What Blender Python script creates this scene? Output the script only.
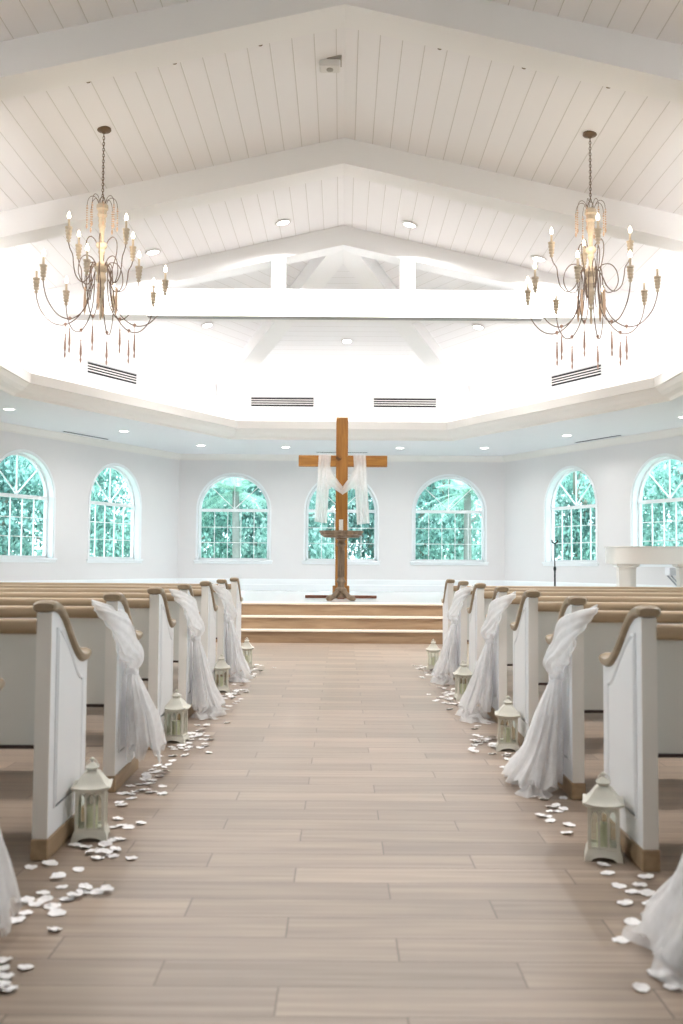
import bpy, math, random
from mathutils import Vector, Matrix, Euler
R = math.radians
PI = math.pi
random.seed(7)
sc = bpy.context.scene
for o in list(bpy.data.objects):
    bpy.data.objects.remove(o)
COL = sc.collection

# ------------------------------------------------------------------ camera
cam_d = bpy.data.cameras.new('camera')
cam = bpy.data.objects.new('camera', cam_d)
COL.objects.link(cam)
cam_d.sensor_fit = 'VERTICAL'
cam_d.sensor_height = 36.0
cam_d.lens = 35.0
cam_d.clip_start = 0.05
cam_d.clip_end = 300
CH = 1.06
cam.matrix_world = (Matrix.Translation((0, 0, CH)) @ Matrix.Rotation(R(90 + 2.99), 4, 'X')
                    @ Matrix.Rotation(R(0.4), 4, 'Z'))
cam_d.dof.use_dof = True
cam_d.dof.focus_distance = 11.0
cam_d.dof.aperture_fstop = 3.2
sc.camera = cam

# ------------------------------------------------------------------ world, sun, exposure
w = bpy.data.worlds.new('sky')
sc.world = w
w.use_nodes = True
bg = w.node_tree.nodes['Background']
bg.inputs[0].default_value = (0.93, 0.95, 1.0, 1)
bg.inputs[1].default_value = 3.0
sd = bpy.data.lights.new('sun', 'SUN')
sd.energy = 3.0
sd.angle = R(3)
sd.color = (1, .97, .92)
sun = bpy.data.objects.new('sun', sd)
COL.objects.link(sun)
sun.rotation_euler = (R(28), R(8), 0)
sc.view_settings.view_transform = 'Standard'
sc.view_settings.look = 'None'
sc.view_settings.gamma = 1
sc.view_settings.use_curve_mapping = False
sc.view_settings.exposure = 1.0
try:
    sc.cycles.use_denoising = True
    sc.cycles.max_bounces = 9
    sc.cycles.diffuse_bounces = 5
    sc.cycles.transparent_max_bounces = 16
    sc.cycles.sample_clamp_indirect = 6
    sc.cycles.caustics_reflective = False
    sc.cycles.caustics_refractive = False
except Exception:
    pass

COVE_W = 2.0        # watts per metre of cove strip
NAVE_W = 24.0        # each nave downlight
SOFFIT_W = 5.0

def area_light(name, loc, energy, size, size_y=None, rot=(0, 0, 0), color=(1, 1, 1), shape=None, spread=None):
    d = bpy.data.lights.new(name, 'AREA')
    d.energy = energy
    d.color = color
    if size_y:
        d.shape = 'RECTANGLE'
        d.size = size
        d.size_y = size_y
    else:
        d.shape = shape or 'DISK'
        d.size = size
    if spread:
        d.spread = spread
    o = bpy.data.objects.new(name, d)
    COL.objects.link(o)
    o.location = loc
    o.rotation_euler = rot
    return o

# ------------------------------------------------------------------ materials
def new_mat(name):
    m = bpy.data.materials.new(name)
    m.use_nodes = True
    nt = m.node_tree
    return m, nt, nt.nodes['Principled BSDF']

def L(nt, a, b):
    nt.links.new(a, b)

def N(nt, t, **kw):
    n = nt.nodes.new(t)
    for k, v in kw.items():
        setattr(n, k, v)
    return n

def math_n(nt, op, a, b=None, c=None):
    n = N(nt, 'ShaderNodeMath', operation=op)
    for i, v in enumerate((a, b, c)):
        if v is None:
            continue
        if isinstance(v, (int, float)):
            n.inputs[i].default_value = v
        else:
            L(nt, v, n.inputs[i])
    return n.outputs[0]

def mixc(nt, f, a, b):
    n = N(nt, 'ShaderNodeMix', data_type='RGBA')
    for s, v in ((n.inputs[0], f), (n.inputs[6], a), (n.inputs[7], b)):
        if isinstance(v, (int, float)):
            s.default_value = v
        elif isinstance(v, tuple):
            s.default_value = (*v, 1) if len(v) == 3 else v
        else:
            L(nt, v, s)
    return n.outputs[2]

def paint(name, col, rough=.5, var=.03, scale=3.0, spec=.4, metal=0.0, bump=0.0):
    m, nt, b = new_mat(name)
    tc = N(nt, 'ShaderNodeTexCoord')
    no = N(nt, 'ShaderNodeTexNoise')
    no.inputs['Scale'].default_value = scale
    no.inputs['Detail'].default_value = 4
    L(nt, tc.outputs['Object'], no.inputs['Vector'])
    lo = tuple(c * (1 - var) for c in col)
    hi = tuple(min(1, c * (1 + var)) for c in col)
    L(nt, mixc(nt, no.outputs[0], lo, hi), b.inputs['Base Color'])
    b.inputs['Roughness'].default_value = rough
    b.inputs['Specular IOR Level'].default_value = spec
    b.inputs['Metallic'].default_value = metal
    if bump:
        bp = N(nt, 'ShaderNodeBump')
        bp.inputs['Strength'].default_value = bump
        bp.inputs['Distance'].default_value = .01
        L(nt, no.outputs[0], bp.inputs['Height'])
        L(nt, bp.outputs[0], b.inputs['Normal'])
    return m

def wood(name, c1, c2, axis=2, rough=.45, scale=9.0, stretch=14.0, knots=False):
    m, nt, b = new_mat(name)
    tc = N(nt, 'ShaderNodeTexCoord')
    mp = N(nt, 'ShaderNodeMapping')
    s = [stretch, stretch, stretch]
    s[axis] = 1.0
    mp.inputs['Scale'].default_value = s
    L(nt, tc.outputs['Object'], mp.inputs['Vector'])
    no = N(nt, 'ShaderNodeTexNoise')
    no.inputs['Scale'].default_value = scale / 6
    no.inputs['Detail'].default_value = 6
    no.inputs['Distortion'].default_value = .6
    L(nt, mp.outputs[0], no.inputs['Vector'])
    rp = N(nt, 'ShaderNodeValToRGB')
    rp.color_ramp.elements[0].position = .3
    rp.color_ramp.elements[1].position = .7
    rp.color_ramp.elements[0].color = (*c1, 1)
    rp.color_ramp.elements[1].color = (*c2, 1)
    L(nt, no.outputs[0], rp.inputs[0])
    col = rp.outputs[0]
    if knots:
        n2 = N(nt, 'ShaderNodeTexNoise')
        n2.inputs['Scale'].default_value = 7
        L(nt, tc.outputs['Object'], n2.inputs['Vector'])
        r2 = N(nt, 'ShaderNodeValToRGB')
        r2.color_ramp.elements[0].position = .66
        r2.color_ramp.elements[1].position = .74
        L(nt, n2.outputs[0], r2.inputs[0])
        col = mixc(nt, r2.outputs[0], col, tuple(c * .35 for c in c1))
    L(nt, col, b.inputs['Base Color'])
    b.inputs['Roughness'].default_value = rough
    return m

def emit(name, col, strength):
    m = bpy.data.materials.new(name)
    m.use_nodes = True
    nt = m.node_tree
    nt.nodes.clear()
    e = N(nt, 'ShaderNodeEmission')
    e.inputs[0].default_value = (*col, 1)
    e.inputs[1].default_value = strength
    o = N(nt, 'ShaderNodeOutputMaterial')
    L(nt, e.outputs[0], o.inputs[0])
    return m

def sheer(name, col, alpha, transl=.5):
    """thin white gauze: partly see-through, partly scattering"""
    m = bpy.data.materials.new(name)
    m.use_nodes = True
    nt = m.node_tree
    nt.nodes.clear()
    d = N(nt, 'ShaderNodeBsdfDiffuse')
    d.inputs[0].default_value = (*col, 1)
    t = N(nt, 'ShaderNodeBsdfTranslucent')
    t.inputs[0].default_value = (*col, 1)
    mx = N(nt, 'ShaderNodeMixShader')
    mx.inputs[0].default_value = transl
    L(nt, d.outputs[0], mx.inputs[1])
    L(nt, t.outputs[0], mx.inputs[2])
    tr = N(nt, 'ShaderNodeBsdfTransparent')
    m2 = N(nt, 'ShaderNodeMixShader')
    tc = N(nt, 'ShaderNodeTexCoord')
    no = N(nt, 'ShaderNodeTexNoise')
    no.inputs['Scale'].default_value = 30
    L(nt, tc.outputs['Object'], no.inputs['Vector'])
    a = math_n(nt, 'MULTIPLY_ADD', no.outputs[0], .16, alpha - .08)
    L(nt, a, m2.inputs[0])
    L(nt, tr.outputs[0], m2.inputs[1])
    L(nt, mx.outputs[0], m2.inputs[2])
    o = N(nt, 'ShaderNodeOutputMaterial')
    L(nt, m2.outputs[0], o.inputs[0])
    return m

def glass(name, tint, gloss=.07):
    m = bpy.data.materials.new(name)
    m.use_nodes = True
    nt = m.node_tree
    nt.nodes.clear()
    tr = N(nt, 'ShaderNodeBsdfTransparent')
    tr.inputs[0].default_value = (*tint, 1)
    g = N(nt, 'ShaderNodeBsdfGlossy')
    g.inputs['Roughness'].default_value = .05
    mx = N(nt, 'ShaderNodeMixShader')
    mx.inputs[0].default_value = gloss
    L(nt, tr.outputs[0], mx.inputs[1])
    L(nt, g.outputs[0], mx.inputs[2])
    o = N(nt, 'ShaderNodeOutputMaterial')
    L(nt, mx.outputs[0], o.inputs[0])
    return m

def floor_material():
    m, nt, b = new_mat('wood_look_floor_tile')
    tc = N(nt, 'ShaderNodeTexCoord')
    sp = N(nt, 'ShaderNodeSeparateXYZ')
    L(nt, tc.outputs['Object'], sp.inputs[0])
    W, LEN = .1639, .94
    v = math_n(nt, 'DIVIDE', math_n(nt, 'SUBTRACT', sp.outputs[1], 2.392), W)
    row = math_n(nt, 'FLOOR', v)
    u = math_n(nt, 'DIVIDE', math_n(nt, 'ADD', math_n(nt, 'MULTIPLY_ADD', row, LEN / 3, .15), sp.outputs[0]), LEN)
    ui = math_n(nt, 'FLOOR', u)
    fu = math_n(nt, 'MULTIPLY', math_n(nt, 'PINGPONG', u, .5), LEN)
    fv = math_n(nt, 'MULTIPLY', math_n(nt, 'PINGPONG', v, .5), W)
    edge = math_n(nt, 'MINIMUM', fu, fv)
    grout = math_n(nt, 'LESS_THAN', edge, .0019)
    cid = N(nt, 'ShaderNodeCombineXYZ')
    L(nt, ui, cid.inputs[0])
    L(nt, row, cid.inputs[1])
    wn = N(nt, 'ShaderNodeTexWhiteNoise')
    wn.noise_dimensions = '2D'
    L(nt, cid.outputs[0], wn.inputs['Vector'])
    mp = N(nt, 'ShaderNodeMapping')
    mp.inputs['Scale'].default_value = (1.0, 22, 1)
    L(nt, tc.outputs['Object'], mp.inputs['Vector'])
    off = N(nt, 'ShaderNodeVectorMath', operation='MULTIPLY_ADD')
    L(nt, wn.outputs['Color'], off.inputs[0])
    off.inputs[1].default_value = (9, 9, 9)
    L(nt, mp.outputs[0], off.inputs[2])
    no = N(nt, 'ShaderNodeTexNoise')
    no.inputs['Scale'].default_value = 1.6
    no.inputs['Detail'].default_value = 7
    no.inputs['Distortion'].default_value = .35
    L(nt, off.outputs[0], no.inputs['Vector'])
    rp = N(nt, 'ShaderNodeValToRGB')
    e = rp.color_ramp.elements
    e[0].position, e[0].color = .22, (.205, .148, .106, 1)
    e[1].position, e[1].color = .8, (.42, .32, .242, 1)
    L(nt, no.outputs[0], rp.inputs[0])
    br = N(nt, 'ShaderNodeHueSaturation')
    L(nt, rp.outputs[0], br.inputs['Color'])
    L(nt, math_n(nt, 'MULTIPLY_ADD', wn.outputs[0], .34, .83), br.inputs['Value'])
    br.inputs['Saturation'].default_value = .92
    L(nt, mixc(nt, grout, br.outputs[0], (.10, .075, .06)), b.inputs['Base Color'])
    L(nt, math_n(nt, 'MULTIPLY_ADD', no.outputs[0], .16, .30), b.inputs['Roughness'])
    bp = N(nt, 'ShaderNodeBump')
    bp.inputs['Strength'].default_value = .25
    bp.inputs['Distance'].default_value = .002
    L(nt, math_n(nt, 'SUBTRACT', no.outputs[0], math_n(nt, 'MULTIPLY', grout, 1.0)), bp.inputs['Height'])
    L(nt, bp.outputs[0], b.inputs['Normal'])
    b.inputs['Specular IOR Level'].default_value = .55
    return m

def plank_material():
    m, nt, b = new_mat('white_ceiling_planks')
    uv = N(nt, 'ShaderNodeUVMap')
    sp = N(nt, 'ShaderNodeSeparateXYZ')
    L(nt, uv.outputs[0], sp.inputs[0])
    W = .178
    d = math_n(nt, 'MULTIPLY', math_n(nt, 'PINGPONG', math_n(nt, 'DIVIDE', sp.outputs[0], W), .5), W)
    mr = N(nt, 'ShaderNodeMapRange')
    mr.inputs['From Min'].default_value = .001
    mr.inputs['From Max'].default_value = .005
    L(nt, d, mr.inputs['Value'])
    L(nt, mixc(nt, mr.outputs[0], (.66, .64, .62), (.91, .90, .92)), b.inputs['Base Color'])
    b.inputs['Roughness'].default_value = .45
    bp = N(nt, 'ShaderNodeBump')
    bp.inputs['Strength'].default_value = .5
    bp.inputs['Distance'].default_value = .006
    L(nt, mr.outputs[0], bp.inputs['Height'])
    L(nt, bp.outputs[0], b.inputs['Normal'])
    return m

def leaf_material(name, dark, light):
    m = bpy.data.materials.new(name)
    m.use_nodes = True
    nt = m.node_tree
    nt.nodes.clear()
    geo = N(nt, 'ShaderNodeNewGeometry')
    rp = N(nt, 'ShaderNodeValToRGB')
    rp.color_ramp.elements[0].color = (*dark, 1)
    rp.color_ramp.elements[1].color = (*light, 1)
    L(nt, geo.outputs['Random Per Island'], rp.inputs[0])
    d = N(nt, 'ShaderNodeBsdfDiffuse')
    t = N(nt, 'ShaderNodeBsdfTranslucent')
    L(nt, rp.outputs[0], d.inputs[0])
    L(nt, rp.outputs[0], t.inputs[0])
    mx = N(nt, 'ShaderNodeMixShader')
    mx.inputs[0].default_value = .4
    L(nt, d.outputs[0], mx.inputs[1])
    L(nt, t.outputs[0], mx.inputs[2])
    o = N(nt, 'ShaderNodeOutputMaterial')
    L(nt, mx.outputs[0], o.inputs[0])
    return m

M = {}
M['wall'] = paint('wall_paint', (.785, .76, .76), .6, .012)
M['soffit'] = paint('soffit_paint', (.77, .76, .785), .6, .01)
M['trim'] = paint('trim_paint', (.82, .785, .75), .4, .012)
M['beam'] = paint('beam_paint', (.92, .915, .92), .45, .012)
M['plank'] = plank_material()
M['floor'] = floor_material()
M['pew_white'] = paint('pew_white_paint', (.82, .835, .86), .38, .015)  # bluish: tint of the window light is put into this white
M['pew_edge'] = paint('pew_edge_paint', (.80, .77, .73), .4, .015)
M['pew_back'] = paint('pew_back_paint', (.74, .735, .70), .45, .015)
M['oak'] = wood('oak_cap', (.24, .175, .105), (.35, .262, .17), 1, .38)
M['oak_rail'] = wood('oak_rail', (.33, .235, .145), (.46, .34, .22), 0, .36)
M['toe'] = wood('toe_block', (.28, .19, .11), (.40, .28, .17), 1, .5)
M['dark'] = paint('seat_gap_shade', (.05, .03, .025), .6, .1)  # near-black for the shade in the gap below the pew backs
M['step'] = wood('step_wood', (.25, .155, .09), (.40, .275, .17), 0, .42, 10, 10)
M['tread_lit'] = paint('step_tread_lit', (.80, .72, .62), .35, .03)  # grazing light on the wooden treads, put into a pale colour
M['stage'] = paint('stage_floor', (.80, .80, .80), .22, .02, spec=.6)
M['cross'] = wood('cross_timber', (.27, .10, .012), (.46, .20, .035), 2, .5, 12, 10, True)
M['cross_arm'] = wood('cross_arm_timber', (.29, .11, .014), (.49, .22, .04), 0, .5, 12, 10, True)
M['cross_foot'] = wood('cross_foot_timber', (.16, .055, .03), (.24, .09, .05), 0, .5)
M['pedestal'] = wood('carved_pedestal_wood', (.13, .085, .05), (.28, .20, .13), 2, .55, 20, 5)
M['tulle'] = sheer('white_tulle', (.99, .99, 1.0), .52, .32)
M['veil'] = sheer('white_sheer_cloth', (.98, .98, .98), .78, .4)
M['petal'] = paint('silk_petal', (.93, .91, .91), .6, .04, 20)
M['lantern'] = paint('lantern_cream_paint', (.70, .68, .60), .45, .08, 30, bump=.1)
M['lglass'] = glass('lantern_glass', (.93, .97, .93), .08)
M['candle'] = paint('candle_wax', (.80, .79, .58), .5, .04)
M['wax_white'] = paint('white_wax', (.88, .86, .80), .5, .02)
M['wick'] = paint('wick', (.08, .06, .05), .8, .1)
M['bronze'] = paint('bronze_metal', (.17, .115, .075), .45, .2, 40, metal=.6)
M['bronze_wire'] = paint('bronze_wire', (.20, .14, .11), .5, .2, 40, metal=.2)
M['cream_wood'] = paint('whitewashed_turned_wood', (.62, .52, .41), .65, .25, 60)
M['peach'] = paint('peach_beads', (.66, .46, .33), .4, .2, 60)
M['drop'] = paint('drop_finial_wood', (.46, .29, .23), .6, .2, 60)
M['sleeve'] = paint('candle_sleeve', (.72, .60, .46), .6, .05)
M['bulb'] = emit('lit_bulb', (1, .86, .66), 9)
M['lamp'] = emit('lit_downlight', (1, .97, .93), 7)
M['cove'] = emit('cove_strip', (1, .97, .94), 3)
M['fixture'] = paint('white_fixture', (.82, .81, .80), .4, .01)
M['grey_fixture'] = paint('grey_fixture', (.45, .42, .39), .5, .03)
M['slot'] = paint('vent_slot', (.003, .004, .006), .6, .05)
M['vent_frame'] = paint('vent_metal', (.62, .64, .66), .4, .02)
M['steel'] = paint('strip_metal', (.30, .29, .28), .35, .05, metal=.5)
M['black'] = paint('black_metal', (.02, .02, .022), .45, .1)
M['piano'] = paint('piano_lacquer', (.86, .82, .77), .22, .01, spec=.5)
M['frame'] = paint('window_vinyl', (.90, .92, .94), .35, .01)
M['wglass'] = glass('tinted_window_glass', (.72, .93, .96), .05)
M['bark'] = paint('bark', (.30, .26, .22), .9, .3, 12)
M['bark_pale'] = paint('pale_bark', (.30, .28, .26), .9, .25, 12)
M['leaf'] = leaf_material('leaf_green', (.10, .22, .19), (.60, .88, .80))  # teal of the light through tinted glass is put into leaf colours
M['leaf2'] = leaf_material('leaf_light', (.20, .38, .34), (.78, .96, .92))
M['leaf3'] = leaf_material('leaf_deep', (.08, .18, .17), (.45, .68, .64))
M['palm'] = leaf_material('palm_frond', (.18, .34, .27), (.75, .95, .86))
M['lawn'] = paint('lawn', (.22, .30, .22), .9, .4, 6)
M['bench_leg'] = paint('grey_bench_leg', (.35, .36, .38), .4, .05, metal=.4)
M['bench_seat'] = paint('bench_white', (.84, .84, .88), .4, .02)

# ------------------------------------------------------------------ mesh builder
class MB:
    def __init__(s):
        s.v, s.f, s.uv = [], [], {}

    def add(s, verts, faces):
        n = len(s.v)
        s.v += [tuple(p) for p in verts]
        s.f += [tuple(i + n for i in f) for f in faces]
        return s

    def box(s, x0, x1, y0, y1, z0, z1, mat=None):
        vs = [(x, y, z) for z in (z0, z1) for y in (y0, y1) for x in (x0, x1)]
        if mat is not None:
            vs = [mat @ Vector(p) for p in vs]
        return s.add(vs, [(0, 2, 3, 1), (4, 5, 7, 6), (0, 1, 5, 4), (2, 6, 7, 3), (0, 4, 6, 2), (1, 3, 7, 5)])

    def bbox(s, x0, x1, y0, y1, z0, z1, b=.005):
        """box with chamfered edges"""
        import itertools
        b = min(b, (x1 - x0) / 2.01, (y1 - y0) / 2.01, (z1 - z0) / 2.01)
        C = ((x0, x1), (y0, y1), (z0, z1))
        vs, idx = [], {}
        for c in itertools.product((0, 1), repeat=3):
            for a in range(3):
                p = [0, 0, 0]
                for k in range(3):
                    e = C[k][c[k]]
                    p[k] = e if k == a else e + (b if c[k] == 0 else -b)
                idx[(c, a)] = len(vs)
                vs.append(tuple(p))
        fs = []
        for a in range(3):
            o1, o2 = [k for k in range(3) if k != a]
            for side in (0, 1):
                q = []
                for (i, j) in ((0, 0), (1, 0), (1, 1), (0, 1)):
                    c = [0, 0, 0]
                    c[a] = side
                    c[o1] = i
                    c[o2] = j
                    q.append(idx[(tuple(c), a)])
                fs.append(tuple(q))
        for a in range(3):          # edges along axis a
            o1, o2 = [k for k in range(3) if k != a]
            for i in (0, 1):
                for j in (0, 1):
                    c0, c1 = [0, 0, 0], [0, 0, 0]
                    c0[a], c1[a] = 0, 1
                    c0[o1] = c1[o1] = i
                    c0[o2] = c1[o2] = j
                    c0, c1 = tuple(c0), tuple(c1)
                    fs.append((idx[(c0, o1)], idx[(c1, o1)], idx[(c1, o2)], idx[(c0, o2)]))
        for c in itertools.product((0, 1), repeat=3):
            fs.append((idx[(c, 0)], idx[(c, 1)], idx[(c, 2)]))
        return s.add(vs, fs)

    def prism(s, pts, a0, a1, axis='x'):
        """pts are 2-D outline; extrude along axis from a0 to a1"""
        def P(p, a):
            if axis == 'x':
                return (a, p[0], p[1])
            if axis == 'y':
                return (p[0], a, p[1])
            return (p[0], p[1], a)
        n = len(pts)
        vs = [P(p, a0) for p in pts] + [P(p, a1) for p in pts]
        fs = [tuple(range(n)), tuple(range(2 * n - 1, n - 1, -1))]
        fs += [(i, i + n, (i + 1) % n + n, (i + 1) % n) for i in range(n)]
        return s.add(vs, fs)

    def lathe(s, prof, cx=0, cy=0, cz=0, n=20, squash=None):
        vs, fs = [], []
        for (r, z) in prof:
            for k in range(n):
                a = 2 * PI * k / n
                vs.append((cx + r * math.cos(a), cy + r * math.sin(a), cz + z))
        for j in range(len(prof) - 1):
            for k in range(n):
                k2 = (k + 1) % n
                fs.append((j * n + k, j * n + k2, (j + 1) * n + k2, (j + 1) * n + k))
        if prof[0][0] > 1e-5:
            fs.append(tuple(range(n - 1, -1, -1)))
        if prof[-1][0] > 1e-5:
            fs.append(tuple(range((len(prof) - 1) * n, len(prof) * n)))
        return s.add(vs, fs)

    def tube(s, pts, r, n=8, closed=False, radii=None, flat=None):
        pts = [Vector(p) for p in pts]
        m = len(pts)
        vs, fs = [], []
        up = None
        for i, p in enumerate(pts):
            if closed:
                t = (pts[(i + 1) % m] - pts[i - 1])
            else:
                t = (pts[min(i + 1, m - 1)] - pts[max(i - 1, 0)])
            t.normalize()
            if up is None:
                up = Vector((0, 0, 1)) if abs(t.z) < .9 else Vector((1, 0, 0))
            a = t.cross(up)
            if a.length < 1e-4:
                a = t.cross(Vector((0, 1, 0)))
            a.normalize()
            b = a.cross(t).normalized()
            up = b
            rr = radii[i] if radii else r
            for k in range(n):
                q = 2 * PI * k / n
                vs.append(p + a * (rr * math.cos(q)) + b * (rr * math.sin(q) * (flat or 1)))
        for i in range(m if closed else m - 1):
            j = (i + 1) % m
            for k in range(n):
                k2 = (k + 1) % n
                fs.append((i * n + k, i * n + k2, j * n + k2, j * n + k))
        if not closed:
            fs.append(tuple(range(n - 1, -1, -1)))
            fs.append(tuple(range((m - 1) * n, m * n)))
        return s.add(vs, fs)

    def grid(s, rows, wrap=False):
        n = len(rows[0])
        vs = [p for r in rows for p in r]
        fs = []
        for j in range(len(rows) - 1):
            for k in range(n if wrap else n - 1):
                k2 = (k + 1) % n
                fs.append((j * n + k, j * n + k2, (j + 1) * n + k2, (j + 1) * n + k))
        return s.add(vs, fs)

    def build(s, name, mat, parent=None, smooth=False, fix=True):
        me = bpy.data.meshes.new(name)
        me.from_pydata(s.v, [], s.f)
        me.materials.append(M[mat] if isinstance(mat, str) else mat)
        if fix:
            import bmesh
            bm = bmesh.new()
            bm.from_mesh(me)
            bmesh.ops.recalc_face_normals(bm, faces=bm.faces)
            bm.to_mesh(me)
            bm.free()
        if smooth:
            for p in me.polygons:
                p.use_smooth = True
            if smooth == 'auto':
                try:
                    me.set_sharp_from_angle(angle=R(35))
                except Exception:
                    pass
        me.update()
        o = bpy.data.objects.new(name, me)
        COL.objects.link(o)
        if parent:
            o.parent = parent
        return o

def tag(o, label=None, cat=None, group=None, kind=None):
    for k, v in (('label', label), ('category', cat), ('group', group), ('kind', kind)):
        if v:
            o[k] = v
    return o

def empty(name, loc=(0, 0, 0), rz=0):
    o = bpy.data.objects.new(name, None)
    o.empty_display_size = .1
    COL.objects.link(o)
    o.location = loc
    o.rotation_euler = (0, 0, rz)
    return o

def kids(o):
    return [c for c in bpy.data.objects if c.parent == o]

def copy_tree(o, parent=None, cache={}):
    c = o.copy()
    COL.objects.link(c)
    if parent:
        c.parent = parent
    if o.name not in cache:
        cache[o.name] = kids(o)
    for ch in cache[o.name]:
        copy_tree(ch, c)
    return c

def struct(o):
    o['kind'] = 'structure'
    return o

def at(px, py, Y):
    """photo pixel (without the small roll) -> point at distance Y"""
    return ((px - 341.5) / 996 * Y, Y, CH + (564 - py) / 996 * Y)

# ================================================================== the setting
H_SOF = 3.28
EAVE = CH + 3.23
RIDGE = CH + 4.30
YB = -3.0
def tray(o, yb=YB):
    """outline of the tray opening, moved inward by o: back corners at 17.7"""
    dx, dy = .4706, -.8824
    px, py = 2 - .8824 * o, 17.7 - .4706 * o
    yk = 17.7 - o
    t = (yk - py) / dy
    xb = px + dx * t
    xs = 4.4 - o
    t = (xs - px) / dx
    ys = py + dy * t
    return [(-xs, yb), (-xs, ys), (-xb, yk), (xb, yk), (xs, ys), (xs, yb)]

XW = 6.75
WC = [(-XW, YB), (-XW, 13.256), (-3.33, 20.3), (3.33, 20.3), (XW, 13.256), (XW, YB)]

# floor
fm = MB().add([(-XW, YB, 0), (XW, YB, 0), (XW, 14.05, 0), (-XW, 14.05, 0)], [(0, 1, 2, 3)])
struct(fm.build('floor', 'floor'))
# raised altar platform
pm = MB()
pl = [(-6.25, 14.29), (6.25, 14.29), (3.33, 20.3), (-3.33, 20.3)]
pm.prism(pl, .03, .51, 'z')
struct(tag(pm.build('altar_platform', 'stage')))
fr = MB().box(-6.38, -2.6, 14.0, 14.285, 0, .51).box(2.6, 6.38, 14.0, 14.285, 0, .51)
struct(fr.build('trim_platform_front', 'step'))
# steps
for k in range(3):
    h = .17 * (k + 1)
    y0 = 13.4 + .3 * k
    t = struct(MB().box(-2.6, 2.6, y0, y0 + .30 + (.0 if k < 2 else -.02), .17 * k, h - .022).build('trim_step_%d' % (k + 1), 'step'))
    MB().bbox(-2.6, 2.6, y0 - .018, y0 + .30, h - .022, h + (.002 if k == 2 else 0), .004).build('tread', 'tread_lit', t)

# soffit ring
L0, WCc = tray(0), WC
sm = MB()
for i in range(5):
    a, b = L0[i], L0[i + 1]
    c, d = WCc[i + 1], WCc[i]
    sm.add([(a[0], a[1], H_SOF), (b[0], b[1], H_SOF), (c[0], c[1], H_SOF), (d[0], d[1], H_SOF)], [(0, 1, 2, 3)])
struct(sm.build('ceiling_soffit', 'soffit'))

# crown / cove ledge round the tray
prof = [(0, H_SOF - .012), (.02, H_SOF - .012), (.035, H_SOF + .02), (.05, H_SOF + .03), (.12, H_SOF + .055),
        (.18, H_SOF + .095), (.215, H_SOF + .135), (.225, H_SOF + .15), (.25, H_SOF + .155), (.25, H_SOF + .29),
        (.225, H_SOF + .295), (.22, H_SOF + .17), (0, H_SOF + .04), (-.3, H_SOF + .04), (-.3, H_SOF + .03), (0, H_SOF + .03)]
cm = MB()
rows = []
for (o, z) in prof:
    rows.append([(x, y, z) for (x, y) in tray(o)])
rows.append(rows[0])
cm.grid(rows)
struct(cm.build('trim_tray_crown', 'trim'))
# upper wall above the cove
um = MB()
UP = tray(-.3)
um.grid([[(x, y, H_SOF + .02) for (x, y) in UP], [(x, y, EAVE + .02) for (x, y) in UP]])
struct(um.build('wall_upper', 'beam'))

# plank ceiling
me = bpy.data.meshes.new('ceiling')
V = [(-4.7, YB, EAVE), (0, YB, RIDGE), (0, 12.6, RIDGE), (-4.7, 13.27, EAVE),
     (4.7, YB, EAVE), (4.7, 13.27, EAVE), (-2.18, 18, EAVE), (2.18, 18, EAVE)]
F = [(0, 1, 2, 3), (1, 4, 5, 2), (3, 2, 6), (2, 5, 7), (2, 7, 6)]
me.from_pydata(V, [], F)
uvl = me.uv_layers.new(name='UVMap')
def u_of(fi, p):
    if fi < 2:
        return p[0] + .089 - .02
    if fi == 2:
        return p[0] * -.8824 + p[1] * .4706
    if fi == 3:
        return p[0] * .8824 + p[1] * .4706
    return p[1]
for fi, poly in enumerate(me.polygons):
    for li in poly.loop_indices:
        p = V[me.loops[li].vertex_index]
        uvl.data[li].uv = (u_of(fi, p), 0)
me.materials.append(M['plank'])
ceil = bpy.data.objects.new('ceiling', me)
COL.objects.link(ceil)
struct(ceil)

# beams following the gable
def gable_beam(name, y0, thick=.31, depth=.265):
    m = MB()
    for s in (-1, 1):
        pts = [(0, RIDGE + .03), (s * 4.7, EAVE + .03), (s * 4.7, EAVE - depth), (0, RIDGE - depth)]
        m.prism(pts, y0, y0 + thick, 'y')
    return struct(m.build(name, 'beam'))
gable_beam('trim_gable_beam_1', 1.41)
gable_beam('trim_gable_beam_2', 4.22)
gable_beam('trim_gable_beam_3', 6.98)
gable_beam('trim_gable_beam_4', 9.84)
g5 = gable_beam('trim_gable_beam_5', 12.45, .30, .25)
m = MB().box(-4.7, 4.7, 12.44, 12.76, CH + 3.13, CH + 3.47)
m.build('tie_beam', 'beam', g5)
MB().box(-.91, -.73, 12.455, 12.74, CH + 3.44, CH + 3.93).build('post', 'beam', g5)
MB().box(.73, .91, 12.455, 12.74, CH + 3.44, CH + 3.93).build('post', 'beam', g5)
m = MB()
m.bbox(-2.47, 2.52, 12.42, 12.53, CH + 3.102, CH + 3.129, .004)
sb = m.build('ceiling_track', 'steel')
tag(sb, 'long thin grey metal strip running under the white tie beam', 'track')
m = MB().box(-2.45, 2.50, 12.40, 12.418, CH + 3.110, CH + 3.142)
m.build('track_cover', 'fixture', sb)
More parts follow.
